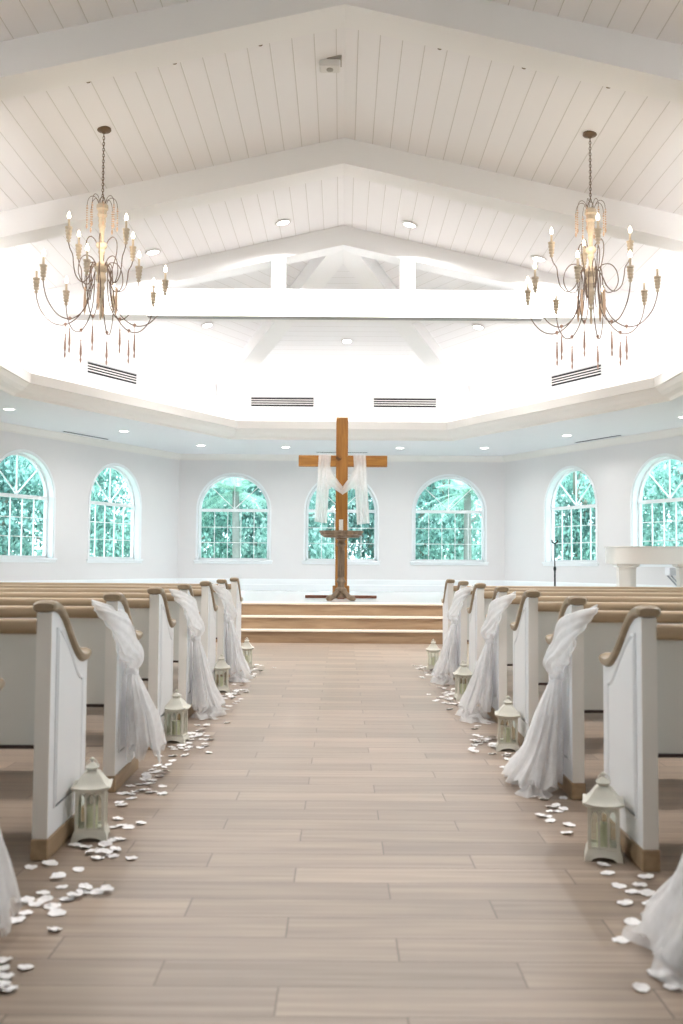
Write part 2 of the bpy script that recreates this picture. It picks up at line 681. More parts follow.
# hip beams
def hip(name, p0, p1, wdt=.30, dep=.25):
    p0, p1 = Vector(p0), Vector(p1)
    d = (p1 - p0)
    side = Vector((d.y, -d.x, 0)).normalized() * wdt / 2
    up = Vector((0, 0, .05))
    dn = Vector((0, 0, -dep))
    vs = [p0 + side + up, p0 - side + up, p0 - side + dn, p0 + side + dn,
          p1 + side + up, p1 - side + up, p1 - side + dn, p1 + side + dn]
    m = MB().add(vs, [(0, 1, 2, 3), (7, 6, 5, 4), (0, 4, 5, 1), (1, 5, 6, 2), (2, 6, 7, 3), (3, 7, 4, 0)])
    return struct(m.build(name, 'beam'))
hip('trim_hip_beam_1', (0, 12.62, RIDGE), (-2.18, 18, EAVE))
hip('trim_hip_beam_2', (0, 12.62, RIDGE), (2.18, 18, EAVE))

rw = MB().box(-XW, XW, YB - .2, YB, 0, RIDGE + .1)  # unseen wall, added to keep daylight off the near floor
struct(rw.build('wall_rear_blocker', 'wall'))
# ------------------------------------------------------------------ walls with arched windows
SILL, SPRING, WR = CH + .065, CH + 1.085, .722
DEPTH = .22
def wall(name, a, b, wins, z0=0, z1=H_SOF + .05):
    """a->b inner line (a left of b seen from inside), wins = centre distances from a"""
    a, b = Vector((*a, 0)), Vector((*b, 0))
    u = (b - a).normalized()
    Lw = (b - a).length
    nrm = Vector((-u.y, u.x, 0))           # outward
    m = MB()
    def q(x, z, o=0):
        p = a + u * x + nrm * o
        return (p.x, p.y, z)
    for o in (0, DEPTH):
        x = 0
        for c in list(wins) + [None]:
            xe = Lw if c is None else c - WR
            m.add([q(x, z0, o), q(xe, z0, o), q(xe, z1, o), q(x, z1, o)], [(0, 1, 2, 3)])
            if c is None:
                break
            m.add([q(xe, z0, o), q(c + WR, z0, o), q(c + WR, SILL, o), q(xe, SILL, o)], [(0, 1, 2, 3)])
            arc = [(c - WR * math.cos(PI * k / 24), SPRING + WR * math.sin(PI * k / 24)) for k in range(25)]
            m.grid([[q(px, pz, o) for (px, pz) in arc], [q(px, z1, o) for (px, pz) in arc]])
            x = c + WR
    for c in wins:
        lp = [(c - WR, SILL)] + [(c - WR * math.cos(PI * k / 24), SPRING + WR * math.sin(PI * k / 24)) for k in range(25)] + [(c + WR, SILL), (c - WR, SILL)]
        m.grid([[q(px, pz, 0) for (px, pz) in lp], [q(px, pz, DEPTH) for (px, pz) in lp]])
    o = struct(m.build(name, 'wall', fix=False))
    res = []
    for c in wins:
        p = a + u * c
        res.append((p, math.atan2(u.y, u.x)))
    return res

def arch_loop(r, zs, zb, n=24):
    """outline: up left jamb, arch, down right jamb, in the x-z plane"""
    return [(-r, zb)] + [(-r * math.cos(PI * k / n), zs + r * math.sin(PI * k / n)) for k in range(n + 1)] + [(r, zb)]

def make_window():
    root = empty('window_1')
    root['kind'] = 'structure'
    zs, zb = SPRING - SILL, 0.0
    # casing on the wall face
    m = MB()
    i_, o_ = arch_loop(WR + .005, zs, zb - .0), arch_loop(WR + .045, zs, zb - .0)
    m.grid([[(x, -.001, z) for x, z in i_], [(x, -.012, z) for x, z in i_], [(x, -.014, z) for x, z in [((a[0] + b[0]) / 2, (a[1] + b[1]) / 2) for a, b in zip(i_, o_)]],
            [(x, -.010, z) for x, z in o_], [(x, -.001, z) for x, z in o_]])
    m.build('casing', 'frame', root)
    m = MB()
    lp = arch_loop(WR - .004, zs, zb)
    m.grid([[(x, -.001, z) for x, z in lp], [(x, .125, z) for x, z in lp]])
    m.build('jamb', 'frame', root)
    # sill
    m = MB().bbox(-WR - .08, WR + .08, -.04, .13, -.035, 0, .006).bbox(-WR - .07, WR + .07, -.018, -.001, -.075, -.035, .004)
    m.build('sill', 'frame', root)
    # sash frame
    m = MB()
    r0, r1 = WR - .001, WR - .045
    A, B = arch_loop(r0, zs, zb), arch_loop(r1, zs, zb + .04)
    m.grid([[(x, .12, z) for x, z in A], [(x, .12, z) for x, z in B], [(x, .18, z) for x, z in B], [(x, .18, z) for x, z in A], [(x, .12, z) for x, z in A]])
    m.box(-r0, r0, .12, .18, 0, .04)
    m.box(-r1, r1, .115, .185, zs - .03, zs + .03)
    m.build('window_frame', 'frame', root)
    m = MB()
    for k in range(1, 5):
        x = -r1 + 2 * r1 * k / 5
        m.box(x - .007, x + .007, .135, .16, .04, zs - .03)
    for k in (1, 2):
        z = .04 + (zs - .07) * k / 3
        m.box(-r1, r1, .137, .163, z - .007, z + .007)
    for a in (45, 90, 135):
        c, s = math.cos(R(a)), math.sin(R(a))
        w_ = .008
        p0, p1 = (0, zs + .03), (r1 * c, zs + r1 * s)
        m.prism([(p0[0] - s * w_, p0[1] + c * w_), (p0[0] + s * w_, p0[1] - c * w_), (p1[0] + s * w_, p1[1] - c * w_), (p1[0] - s * w_, p1[1] + c * w_)], .137, .163, 'y')
    m.build('muntins', 'frame', root)
    m = MB()
    lp = arch_loop(r1, zs, .03)
    n = len(lp)
    m.add([(x, .15, z) for x, z in lp], [tuple(range(n))])
    m.build('pane', 'wglass', root)
    return root

spots = []
spots += wall('wall_left', WC[0], WC[1], [3.5, 6.0, 8.5, 11.0, 13.5])  # unseen windows, added to let daylight into the nave
la = (Vector(WC[2]) - Vector(WC[1])).length
spots += wall('wall_left_angled', WC[1], WC[2], [la - 6.77, la - 4.38, la - 1.99])
spots += wall('wall_back', WC[2], WC[3], [3.33 - 2.2, 3.33, 3.33 + 2.2])
spots += wall('wall_right_angled', WC[3], WC[4], [2.07, 4.45, 6.84])
lr = WC[4][1] - WC[5][1]
spots += wall('wall_right', WC[4], WC[5], [lr - 13.5, lr - 11.0, lr - 8.5, lr - 6, lr - 3.5])  # windows out of view here too, added for their daylight
wp = make_window()
for i, (p, a) in enumerate(spots):
    o = wp if i == 0 else copy_tree(wp)
    if i:
        o.name = 'window_%d' % (i + 1)
    o.location = (p.x, p.y, SILL)
    o.rotation_euler = (0, 0, a)

# baseboards and cornice against the walls (sweep along wall line)
def wall_sweep(name, prof, mat, z, i0, i1, drop_ends=False):
    def off(o):
        # inward offset of wall outline
        pts = []
        W_ = [Vector(p) for p in WC]
        for i in range(len(W_)):
            ds = []
            if i > 0:
                ds.append((W_[i] - W_[i - 1]).normalized())
            if i < len(W_) - 1:
                ds.append((W_[i + 1] - W_[i]).normalized())
            ns = [Vector((d.y, -d.x)) for d in ds]
            n = sum(ns, Vector((0, 0))).normalized()
            k = 1 / max(.3, n.dot(ns[0]))
            pts.append(W_[i] + n * o * k)
        return pts[i0:i1 + 1]
    m = MB()
    m.grid([[(p.x, p.y, z + h) for p in off(o)] for (o, h) in prof])
    return struct(m.build(name, mat))
wall_sweep('trim_wall_cornice', [(.0, -.12), (.015, -.12), (.02, -.10), (.06, -.05), (.09, -.02), (.10, 0)], 'trim', H_SOF, 0, 5)
wall_sweep('baseboard_left', [(.0, .15), (.012, .15), (.018, .135), (.02, 0)], 'frame', 0, 0, 1)
wall_sweep('baseboard_right', [(.0, .15), (.012, .15), (.018, .135), (.02, 0)], 'frame', 0, 4, 5)
wall_sweep('baseboard_back', [(.0, .24), (.012, .24), (.018, .215), (.02, .13), (.035, .12), (.035, 0)], 'frame', .51, 1, 4)

# ------------------------------------------------------------------ cove strips
def cove_strip(p, q, label):
    p, q = Vector(p), Vector(q)
    d = q - p
    u = d.normalized()
    side = Vector((u.y, -u.x, 0)) * .02
    z = H_SOF + .055
    m = MB()
    vs = [p + side, q + side, q - side, p - side]
    m.add([(v.x, v.y, z) for v in vs] + [(v.x, v.y, z + .02) for v in vs],
          [(0, 1, 2, 3), (4, 5, 6, 7), (0, 1, 5, 4), (1, 2, 6, 5), (2, 3, 7, 6), (3, 0, 4, 7)])
    o = m.build('cove_light', 'cove')
    tag(o, label, 'light')
    mid = (p + q) / 2
    a = area_light('cove_lamp', (mid.x, mid.y, z + .04), COVE_W * d.length * (1.7 if d.length > 8 else 1), d.length, .04,
                   (PI, 0, math.atan2(u.y, u.x)), (1, .97, .95))
    a.data.cycles.cast_shadow = True
CV = tray(-.02, 0)
cove_strip((*CV[1], 0), (*CV[2], 0), 'light strip hidden in the cove ledge over the left angled wall')
cove_strip((*CV[2], 0), (*CV[3], 0), 'light strip hidden in the cove ledge over the back wall')
cove_strip((*CV[3], 0), (*CV[4], 0), 'light strip hidden in the cove ledge over the right angled wall')
cove_strip((CV[0][0], 0, 0), (*CV[1], 0), 'light strip hidden in the cove ledge along the left side')
cove_strip((*CV[4], 0), (CV[5][0], 0, 0), 'light strip hidden in the cove ledge along the right side')

# ------------------------------------------------------------------ downlights
def make_downlight():
    root = empty('recessed_downlight')
    m = MB().lathe([(.072, -.001), (.072, -.006), (.095, -.008), (.10, -.003), (.10, .002), (.072, .002)], n=24)
    m.build('trim_ring', 'fixture', root)
    m = MB().lathe([(0.0001, -.005), (.071, -.004), (.071, .001)], n=24)
    m.build('lens', 'lamp', root)
    return root
dl = make_downlight()
first_dl = [True]
def downlight(x, y, z, label, group, tilt=(0, 0), energy=0):
    if first_dl[0]:
        o = dl
        first_dl[0] = False
    else:
        o = copy_tree(dl)
    o.location = (x, y, z)
    o.rotation_euler = (tilt[0], tilt[1], 0)
    tag(o, label, 'light', group)
    if energy:
        area_light('downlight_lamp', (x, y, z - .03), energy, .14, color=(1, .985, .97), spread=R(150))
SL = math.atan(.225)
def roof(x):
    return RIDGE - (RIDGE - EAVE) / 4.7 * abs(x)
G = 'round downlights in the plank ceiling'
for x, y, lab in ((-.73, 11.85, 'round lit downlight in the sloped ceiling, first left of the ridge'),
                  (.80, 11.85, 'round lit downlight in the sloped ceiling, first right of the ridge'),
                  (-2.31, 11.9, 'round lit downlight in the sloped ceiling beside the left chandelier'),
                  (2.39, 12.0, 'round lit downlight in the sloped ceiling left of the right chandelier')):
    downlight(x, y, roof(x) - .012, lab, G, (0, SL if x > 0 else -SL), NAVE_W * 1.35)
for y in (5.3, 2.6):  # unseen rows, added to light the nave and near pews
    for x in (-3.4, -1.3, 1.3, 3.4):
        downlight(x, y, roof(x) - .012, 'unseen downlight added in the ceiling to light the nave and near pews', G, (0, SL if x > 0 else -SL), NAVE_W * (.95 if y > 4 else .12))
SB = math.atan(1.07 / 5.4)
downlight(.07, 16.0, RIDGE - (16.0 - 12.6) * 1.07 / 5.4 - .012, 'round lit downlight centred on the rear ceiling slope below the tie beam', G, (-SB, 0), 8)
# angled faces: plane through apex, (2.18,18), (4.7,13.27)
def hip_z(x, y):
    n = (Vector((2.18, 18, EAVE)) - Vector((0, 12.6, RIDGE))).cross(Vector((4.7, 13.27, EAVE)) - Vector((0, 12.6, RIDGE)))
    p = Vector((0, 12.6, RIDGE))
    return p.z - (n.x * (abs(x) - p.x) + n.y * (y - p.y)) / n.z
for s, lab in ((-1, 'round lit downlight on the left rear ceiling slope under the tie beam'), (1, 'round lit downlight on the right rear ceiling slope under the tie beam')):
    x, y = 2.05 * s, 14.9
    downlight(x, y, hip_z(x, y) - .014, lab, G, (-math.atan(.13), SL * .9 * s), 8)
G2 = 'round downlights in the lower soffit'
for x, y, lab in ((-3.69, 16.75, 'round downlight in the lower soffit above the second window from the left'),
                  (-2.66, 18.7, 'round downlight in the lower soffit at the left rear corner'),
                  (-1.07, 18.9, 'round downlight in the lower soffit just left of the cross'),
                  (1.11, 18.9, 'round downlight in the lower soffit just right of the cross'),
                  (2.70, 18.8, 'round downlight in the lower soffit at the right rear corner'),
                  (3.84, 16.9, 'round downlight in the lower soffit above the window left of the piano'),
                  (-4.85, 14.4, 'round downlight in the lower soffit at the left edge of the photo'),
                  (5.08, 14.7, 'round downlight in the lower soffit at the right edge of the photo')):
    downlight(x, y, H_SOF - .001, lab, G2, energy=SOFFIT_W)

# small dark sprinkler heads in front of the third beam
def make_sprinkler():
    root = empty('sprinkler_head')
    MB().lathe([(.035, 0), (.034, -.008), (.018, -.014), (.012, -.02)], n=14).build('escutcheon', 'grey_fixture', root)
    MB().lathe([(.009, -.018), (.009, -.024), (.017, -.026), (.0001, -.028)], n=12).build('deflector', 'bronze', root)
    return root
sp0 = make_sprinkler()
SPL = ['outermost on the left', 'middle on the left', 'nearest the ridge on the left', 'nearest the ridge on the right', 'middle on the right', 'outermost on the right']
for i, x in enumerate((-2.04, -1.355, -.675, .76, 1.43, 2.10)):
    o = sp0 if i == 0 else copy_tree(sp0)
    o.location = (x, 7.72, roof(x) - .002)
    o.rotation_euler = (0, SL if x > 0 else -SL, 0)
    tag(o, 'tiny dark ceiling sprinkler head beside the nearest beam, ' + SPL[i], 'sprinkler', 'sprinkler heads in a row')
# box sensor on the ridge
o = empty('ceiling_sensor', (-.125, 8.27, roof(.09)))
MB().bbox(-.09, .09, -.07, .07, -.075, -.012, .012).build('housing', 'fixture', o)
MB().bbox(-.10, .10, -.08, .08, -.014, .012, .003).build('mounting_plate', 'grey_fixture', o)
MB().lathe([(.03, -.075), (.028, -.084), (.0001, -.088)], n=16).build('sensor_dome', 'grey_fixture', o)
tag(o, 'small white box sensor mounted at the ridge of the plank ceiling', 'sensor')

# ------------------------------------------------------------------ air vents
def make_vent(wd=1.13, ht=.16, n=4):
    root = empty('air_vent')
    m = MB()
    m.box(-wd / 2, wd / 2, -.012, .0, -ht / 2, ht / 2)
    m.build('backing', 'slot', root)
    m = MB()
    pitch = ht / n
    m.box(-wd / 2 - .01, -wd / 2, -.022, 0, -ht / 2 - .01, ht / 2 + .01)
    m.box(wd / 2, wd / 2 + .01, -.022, 0, -ht / 2 - .01, ht / 2 + .01)
    m.box(-wd / 2, wd / 2, -.022, 0, ht / 2, ht / 2 + .01)
    m.box(-wd / 2, wd / 2, -.022, 0, -ht / 2 - .01, -ht / 2)
    m.build('vent_frame', 'vent_frame', root)
    for k in range(1, n):
        z = -ht / 2 + pitch * k
        MB().box(-wd / 2, wd / 2, -.022, -.006, z - .0075, z + .0075).build('slat', 'fixture', root)
    return root
v0 = make_vent()
VZ = CH + 2.935
ang = math.atan2(-.8824, .4706)
def on_up(t, s):
    return (s * (2.18 + .4706 * t), 18 - .8824 * t)
vents = [((-1.09, 17.998), 0, 'dark slotted air vent on the bright upper wall, left of the cross'),
         ((1.14, 17.998), 0, 'dark slotted air vent on the bright upper wall, right of the cross'),
         (on_up(2.99, -1), -ang, 'slanting slotted air vent under the left chandelier'),
         (on_up(3.07, 1), ang, 'slanting slotted air vent under the right chandelier')]
for i, ((x, y), a, lab) in enumerate(vents):
    o = v0 if i == 0 else copy_tree(v0)
    o.location = (x, y, VZ)
    o.rotation_euler = (0, 0, a)
    tag(o, lab, 'vent', 'slotted air vents on the upper wall')
for (x, y, a, ln, lab) in ((0, 19.7, 0, 1.05, 'thin slot air diffuser in the soffit behind the cross'),
                           (-4.47, 17.32, math.atan2(.9, .437), 1.2, 'thin slot air diffuser in the left soffit above two windows'),
                           (4.47, 17.32, -math.atan2(.9, .437), 1.2, 'thin slot air diffuser in the right soffit above the microphone stand')):
    o = empty('slot_diffuser', (x, y, H_SOF), a)
    MB().box(-ln / 2, ln / 2, -.03, .03, -.006, .0).build('diffuser_frame', 'vent_frame', o)
    MB().box(-ln / 2 + .02, ln / 2 - .02, -.018, .018, -.010, -.0055).build('slot', 'slot', o)
    tag(o, lab, 'vent')

# ================================================================== pews
PXR = 1.058
PX = 1.04         # aisle face of the pew ends
PEW_Y = [3.60 + 1.056 * (k - 1) for k in range(0, 8)]
OG = [(-.015, .890), (.03, .892), (.08, .882), (.14, .853), (.19, .817), (.24, .775), (.29, .737), (.34, .705), (.39, .682), (.44, .672), (.48, .672), (.515, .682), (.533, .697)]
def spline(pts, n):
    """Catmull-Rom through points of any dimension"""
    P = [Vector(p) for p in pts]
    P = [P[0] * 2 - P[1]] + P + [P[-1] * 2 - P[-2]]
    out = []
    for i in range(1, len(P) - 2):
        for k in range(n):
            t = k / n
            a, b, c, d = P[i - 1:i + 3]
            out.append(.5 * ((2 * b) + (c - a) * t + (2 * a - 5 * b + 4 * c - d) * t * t + (3 * b - a - 3 * c + d) * t ** 3))
    out.append(P[-2].copy())
    return out

def make_pew(s):
    PX = globals()['PX'] if s < 0 else PXR
    root = empty('church_pew')
    TH = .052
    x_out, x_in = s * (PX), s * (PX + TH)
    lo, hi = min(x_out, x_in), max(x_out, x_in)
    top = [p for p in OG if 0 <= p[0] <= .51]
    def end_panel(xa, xb, face):
        out = [(0, .075), (.515, .075), (.515, .662)] + [(y, z - .012) for y, z in reversed(top)] + [(0, .878)]
        m = MB().prism(out, xa, xb, 'x')
        e = m.build('end_panel', 'pew_white', root)
        # rear edge board (warmer)
        MB().box(xa - .001, xb + .001, -.004, .0, .075, .875).build('rear_edge', 'pew_edge', e)
        # raised moulding following the outline
        ins = [(.07, .17), (.43, .17), (.43, .60)]
        ins += [(.40, .603), (.35, .63), (.30, .67), (.25, .715), (.20, .755), (.15, .79), (.11, .81), (.07, .82)]
        m = MB()
        pts = [(face, y, z) for y, z in ins]
        m.tube(pts, .008, 6, closed=True)
        m.build('panel_moulding', 'pew_white', e, 'auto')
        inner = [(y + (.25 - y) * .09, z + (.45 - z) * .07) for y, z in ins]
        d = (.006 if face > (xa + xb) / 2 else -.006)
        m = MB().prism(inner, face, face + d, 'x')
        m.build('raised_panel', 'pew_white', e)
        # oak cap
        path = spline([((xa + xb) / 2, y, z + .008) for y, z in OG], 4)
        rows = []
        n = 14
        for i, p in enumerate(path):
            a, b = path[max(i - 1, 0)], path[min(i + 1, len(path) - 1)]
            t = (b - a).normalized()
            nn = Vector((0, -t.z, t.y))
            tk = .021
            wdt = .043
            if i == 0:
                tk, wdt = .014, .036
            if i >= len(path) - 3:
                tk = .021 * (len(path) - i + 1) / 5
                wdt = .043 * (len(path) - i + 2) / 6
            ring = []
            for k in range(n):
                q = 2 * PI * k / n
                c_, s_ = math.cos(q), math.sin(q)
                ring.append(p + Vector((wdt * math.copysign(abs(c_) ** .7, c_), 0, 0)) + nn * (tk * math.copysign(abs(s_) ** .7, s_)))
            rows.append(ring)
        m = MB().grid(rows, wrap=True)
        nr = len(rows)
        m.f.append(tuple(range(n - 1, -1, -1)))
        m.f.append(tuple(range((nr - 1) * n, nr * n)))
        m.build('cap_rail', 'oak', e, 'auto')
        m = MB().bbox(xa - .006, xb + .006, -.008, .525, .0, .076, .004)
        m.build('base_block', 'toe', e)
    end_panel(lo, hi, x_out)
    xo2 = s * 5.25
    xi2 = s * (5.25 - TH)
    end_panel(min(xo2, xi2), max(xo2, xi2), xo2)
    xa, xb = sorted((s * (PX + TH), s * (5.25 - TH)))
    def slab(y0, y1, y2, y3, z0, z1, m=None):
        """sheared board: y0..y1 at the bottom, y2..y3 on top"""
        m = m or MB()
        m.prism([(y0, z0), (y1, z0), (y3, z1), (y2, z1)], xa, xb, 'x')
        return m
    slab(.05, .075, .012, .037, .395, .812).build('back_panel', 'pew_back', root)
    slab(.045, .08, .045, .08, .383, .397).build('gap_shade_strip', 'dark', root)  # gap shadow under the back panel, put in as a dark strip
    # rounded oak rail
    m = MB()
    cy, cz = .022, .827
    ring = []
    for k in range(16):
        q = 2 * PI * k / 16
        c_, s_ = math.cos(q), math.sin(q)
        ring.append((cy + .034 * math.copysign(abs(c_) ** .6, c_), cz + .028 * math.copysign(abs(s_) ** .6, s_)))
    m.prism(ring, xa, xb, 'x')
    m.build('top_rail', 'oak_rail', root, 'auto')
    slab(.08, .47, .08, .48, .40, .43).build('seat', 'oak_rail', root)
    MB().prism([(.44, .36), (.462, .36), (.462, .40), (.44, .40)], xa, xb, 'x').build('seat_apron', 'pew_white', root)
    return root

ORD = ['nearest, cut off by the frame edge', 'nearest whole one, lantern at its end', 'second whole one, draped in tulle',
       'third whole one, lantern at its end', 'fourth whole one, draped in tulle', 'fifth whole one, lantern at its end',
       'sixth whole one, draped in tulle', 'farthest, in front of the altar steps']
pews = {}
for s, side in ((-1, 'left'), (1, 'right')):
    p0 = make_pew(s)
    for k, y in enumerate(PEW_Y):
        o = p0 if k == 0 else copy_tree(p0)
        o.location = (0, y if s < 0 else y - .08, 0)
        tag(o, 'white pew with oak rails %s of the aisle, %s' % (side, ORD[k]), 'pew', 'pews %s of the aisle' % side)

# ================================================================== tulle sashes
def sash(s, y0, label, seed, spread=1.0, pool=0.0, lift=0.0):
    PX = globals()['PX'] if s < 0 else PXR
    rnd = random.Random(seed)
    root = empty('tulle_sash', (0, y0, 0))
    tag(root, label, 'sash', 'tulle sashes tied on the pew ends')
    ph = [rnd.uniform(0, 6.28) for _ in range(8)]
    # upper drape: from the back rail round the rear edge to the knot
    #        centre (X outward from the pew, y, z),     half width vector direction & size, thickness
    KY, KZ = .13, .545
    st = [((PX + .070, .010, .832), (.034, .0, .034), .014),
          ((PX + .058, -.040, .818), (.050, .0, .056), .018),
          ((PX + .040, -.052, .800), (.055, .0, .075), .018),
          ((PX + .000, -.045, .755), (.026, .022, .095), .022),
          ((PX - .030, .020, .715), (.0, .065, .090), .026),
          ((PX - .042, .065, .665), (.0, .065, .055), .030),
          ((PX - .052, .105, .630), (.0, .080, .030), .038),
          ((PX - .054, .125, .600), (.0, .072, .010), .040),
          ((PX - .048, KY, .568), (.0, .040, .0), .028),
          ((PX - .042, KY, KZ), (.0, .024, .0), .020)]
    C = spline([a for a, b, c in st], 5)
    Wv = spline([b for a, b, c in st], 5)
    T = spline([(c, 0, 0) for a, b, c in st], 5)
    rows = []
    nseg = 40
    for i, c in enumerate(C):
        tg = (C[min(i + 1, len(C) - 1)] - C[max(i - 1, 0)]).normalized()
        wv = Wv[i]
        nn = wv.cross(tg)
        if nn.length < 1e-6:
            nn = Vector((1, 0, 0))
        nn.normalize()
        ring = []
        for k in range(nseg):
            q = 2 * PI * k / nseg
            rip = 1 + .10 * math.sin(5 * q + ph[0] + i * .06) + .08 * math.sin(9 * q + ph[1] - i * .05)
            p = c + wv * (math.cos(q) * rip) + nn * (T[i].x * math.sin(q) * (rip + .25 * math.sin(11 * q + ph[2])))
            ring.append((s * p.x, p.y, p.z))
        rows.append(ring)
    MB().grid(rows, wrap=True).build('drape', 'tulle', root, True)
    # knot
    m = MB()
    rows = []
    for j in range(9):
        a = PI * j / 8
        ring = []
        for k in range(24):
            q = 2 * PI * k / 24
            rr = math.sin(a) * (.040 + .004 * math.sin(4 * q + ph[3]))
            ring.append((s * (PX - .042 + rr * .85 * math.cos(q)), KY + rr * math.sin(q), KZ + .032 * math.cos(a) + .004 * math.sin(3 * q)))
        rows.append(ring)
    m.grid(rows, wrap=True)
    m.build('knot', 'tulle', root, True)
    # skirt, three nested layers of gauze
    for lay in range(2):
        rows = []
        nj, nseg = 26, 72
        f1, f2 = (7 + lay * 2, 13 + lay)
        for j in range(nj + 1):
            t = j / nj
            fl = t ** 1.05
            ca = PX - .045 - (.02 + .05 * spread) * t
            cy = KY + (.10 + .06 * spread) * fl
            wy = .024 + (.14 + .09 * spread - .035 * lay) * t ** .8
            wx = .020 + (.03 + .04 * spread - .015 * lay) * t ** .9
            ring = []
            for k in range(nseg):
                q = 2 * PI * k / nseg
                rip = 1 + (.12 * math.sin(f1 * q + ph[lay] + 1.2 * t) + .11 * math.sin(f2 * q + ph[lay + 3] - t) + .06 * math.sin(23 * q + ph[5]) + .045 * math.sin(37 * q + 9 * t + ph[6])) * min(1, t * 2.2 + .2)
                hem = lift + .02 + .05 * (1 + math.sin(5 * q + ph[6] + lay)) * (1 - pool) + .03 * (1 + math.sin(9 * q + ph[7] + lay)) * (1 - pool * .7)
                z = KZ - (KZ - hem) * t
                x = ca + wx * math.cos(q) * rip
                y = cy + wy * math.sin(q) * rip
                # rear part of the hem stays higher
                z += .10 * (1 - pool) * t * max(0, -math.sin(q))
                if pool and t > .72:
                    e = (t - .72) / .28
                    x += pool * .05 * e * (-1 if math.cos(q) < .3 else .0) * abs(math.cos(q) - .3)
                    y += pool * .05 * e * math.sin(q)
                    z = max(z, .012) * (1 - .3 * e) + .05 * e * (1 - t) + .035 * e * pool * (1 + math.sin(11 * q + ph[4])) * (1 - e * .5)
                lim = PX - .012
                if KY * 0 - .01 < y < .53:
                    x = min(x, lim - .002 * lay)
                z = max(z, .006 + .003 * lay)
                ring.append((s * x, y, z))
            rows.append(ring)
        MB().grid(rows, wrap=True).build('skirt', 'tulle', root, True)
    if pool > .3:
        # crumpled tail heaped on the floor
        rows = []
        for j in range(19):
            ring = []
            for k in range(40):
                a, b = j / 18, k / 39
                x = PX - .05 - .17 * a
                y = .02 + .46 * b
                edge = math.sin(PI * a) * math.sin(PI * b)
                z = .008 + .085 * edge ** .6 * (.55 + .45 * math.sin(14 * a + 9 * b + ph[1]) * math.sin(17 * b - 8 * a + ph[2]))
                y += .03 * math.sin(12 * a + ph[3])
                x += .03 * math.sin(11 * b + ph[4])
                ring.append((s * min(x, PX - .02), y, max(z, .006)))
            rows.append(ring)
        MB().grid(rows).build('floor_tail', 'tulle', root, True)
    return root
WH = ['nearest, cut by the frame edge', 'second from the camera', 'third from the camera', 'farthest from the camera']
for i, k in enumerate((0, 2, 4, 6)):
    sash(-1, PEW_Y[k], 'white tulle sash knotted on a left-hand pew end, %s' % WH[i], 11 + k, (.1, .55, .8, .8)[i], (.1, .1, .55, .5)[i], (.0, .075, 0, 0)[i])
    sash(1, PEW_Y[k] - .08, 'white tulle sash knotted on a right-hand pew end, %s' % WH[i], 31 + k, (.65, 1.0, .9, .9)[i], .8 if k in (2, 0) else .4)

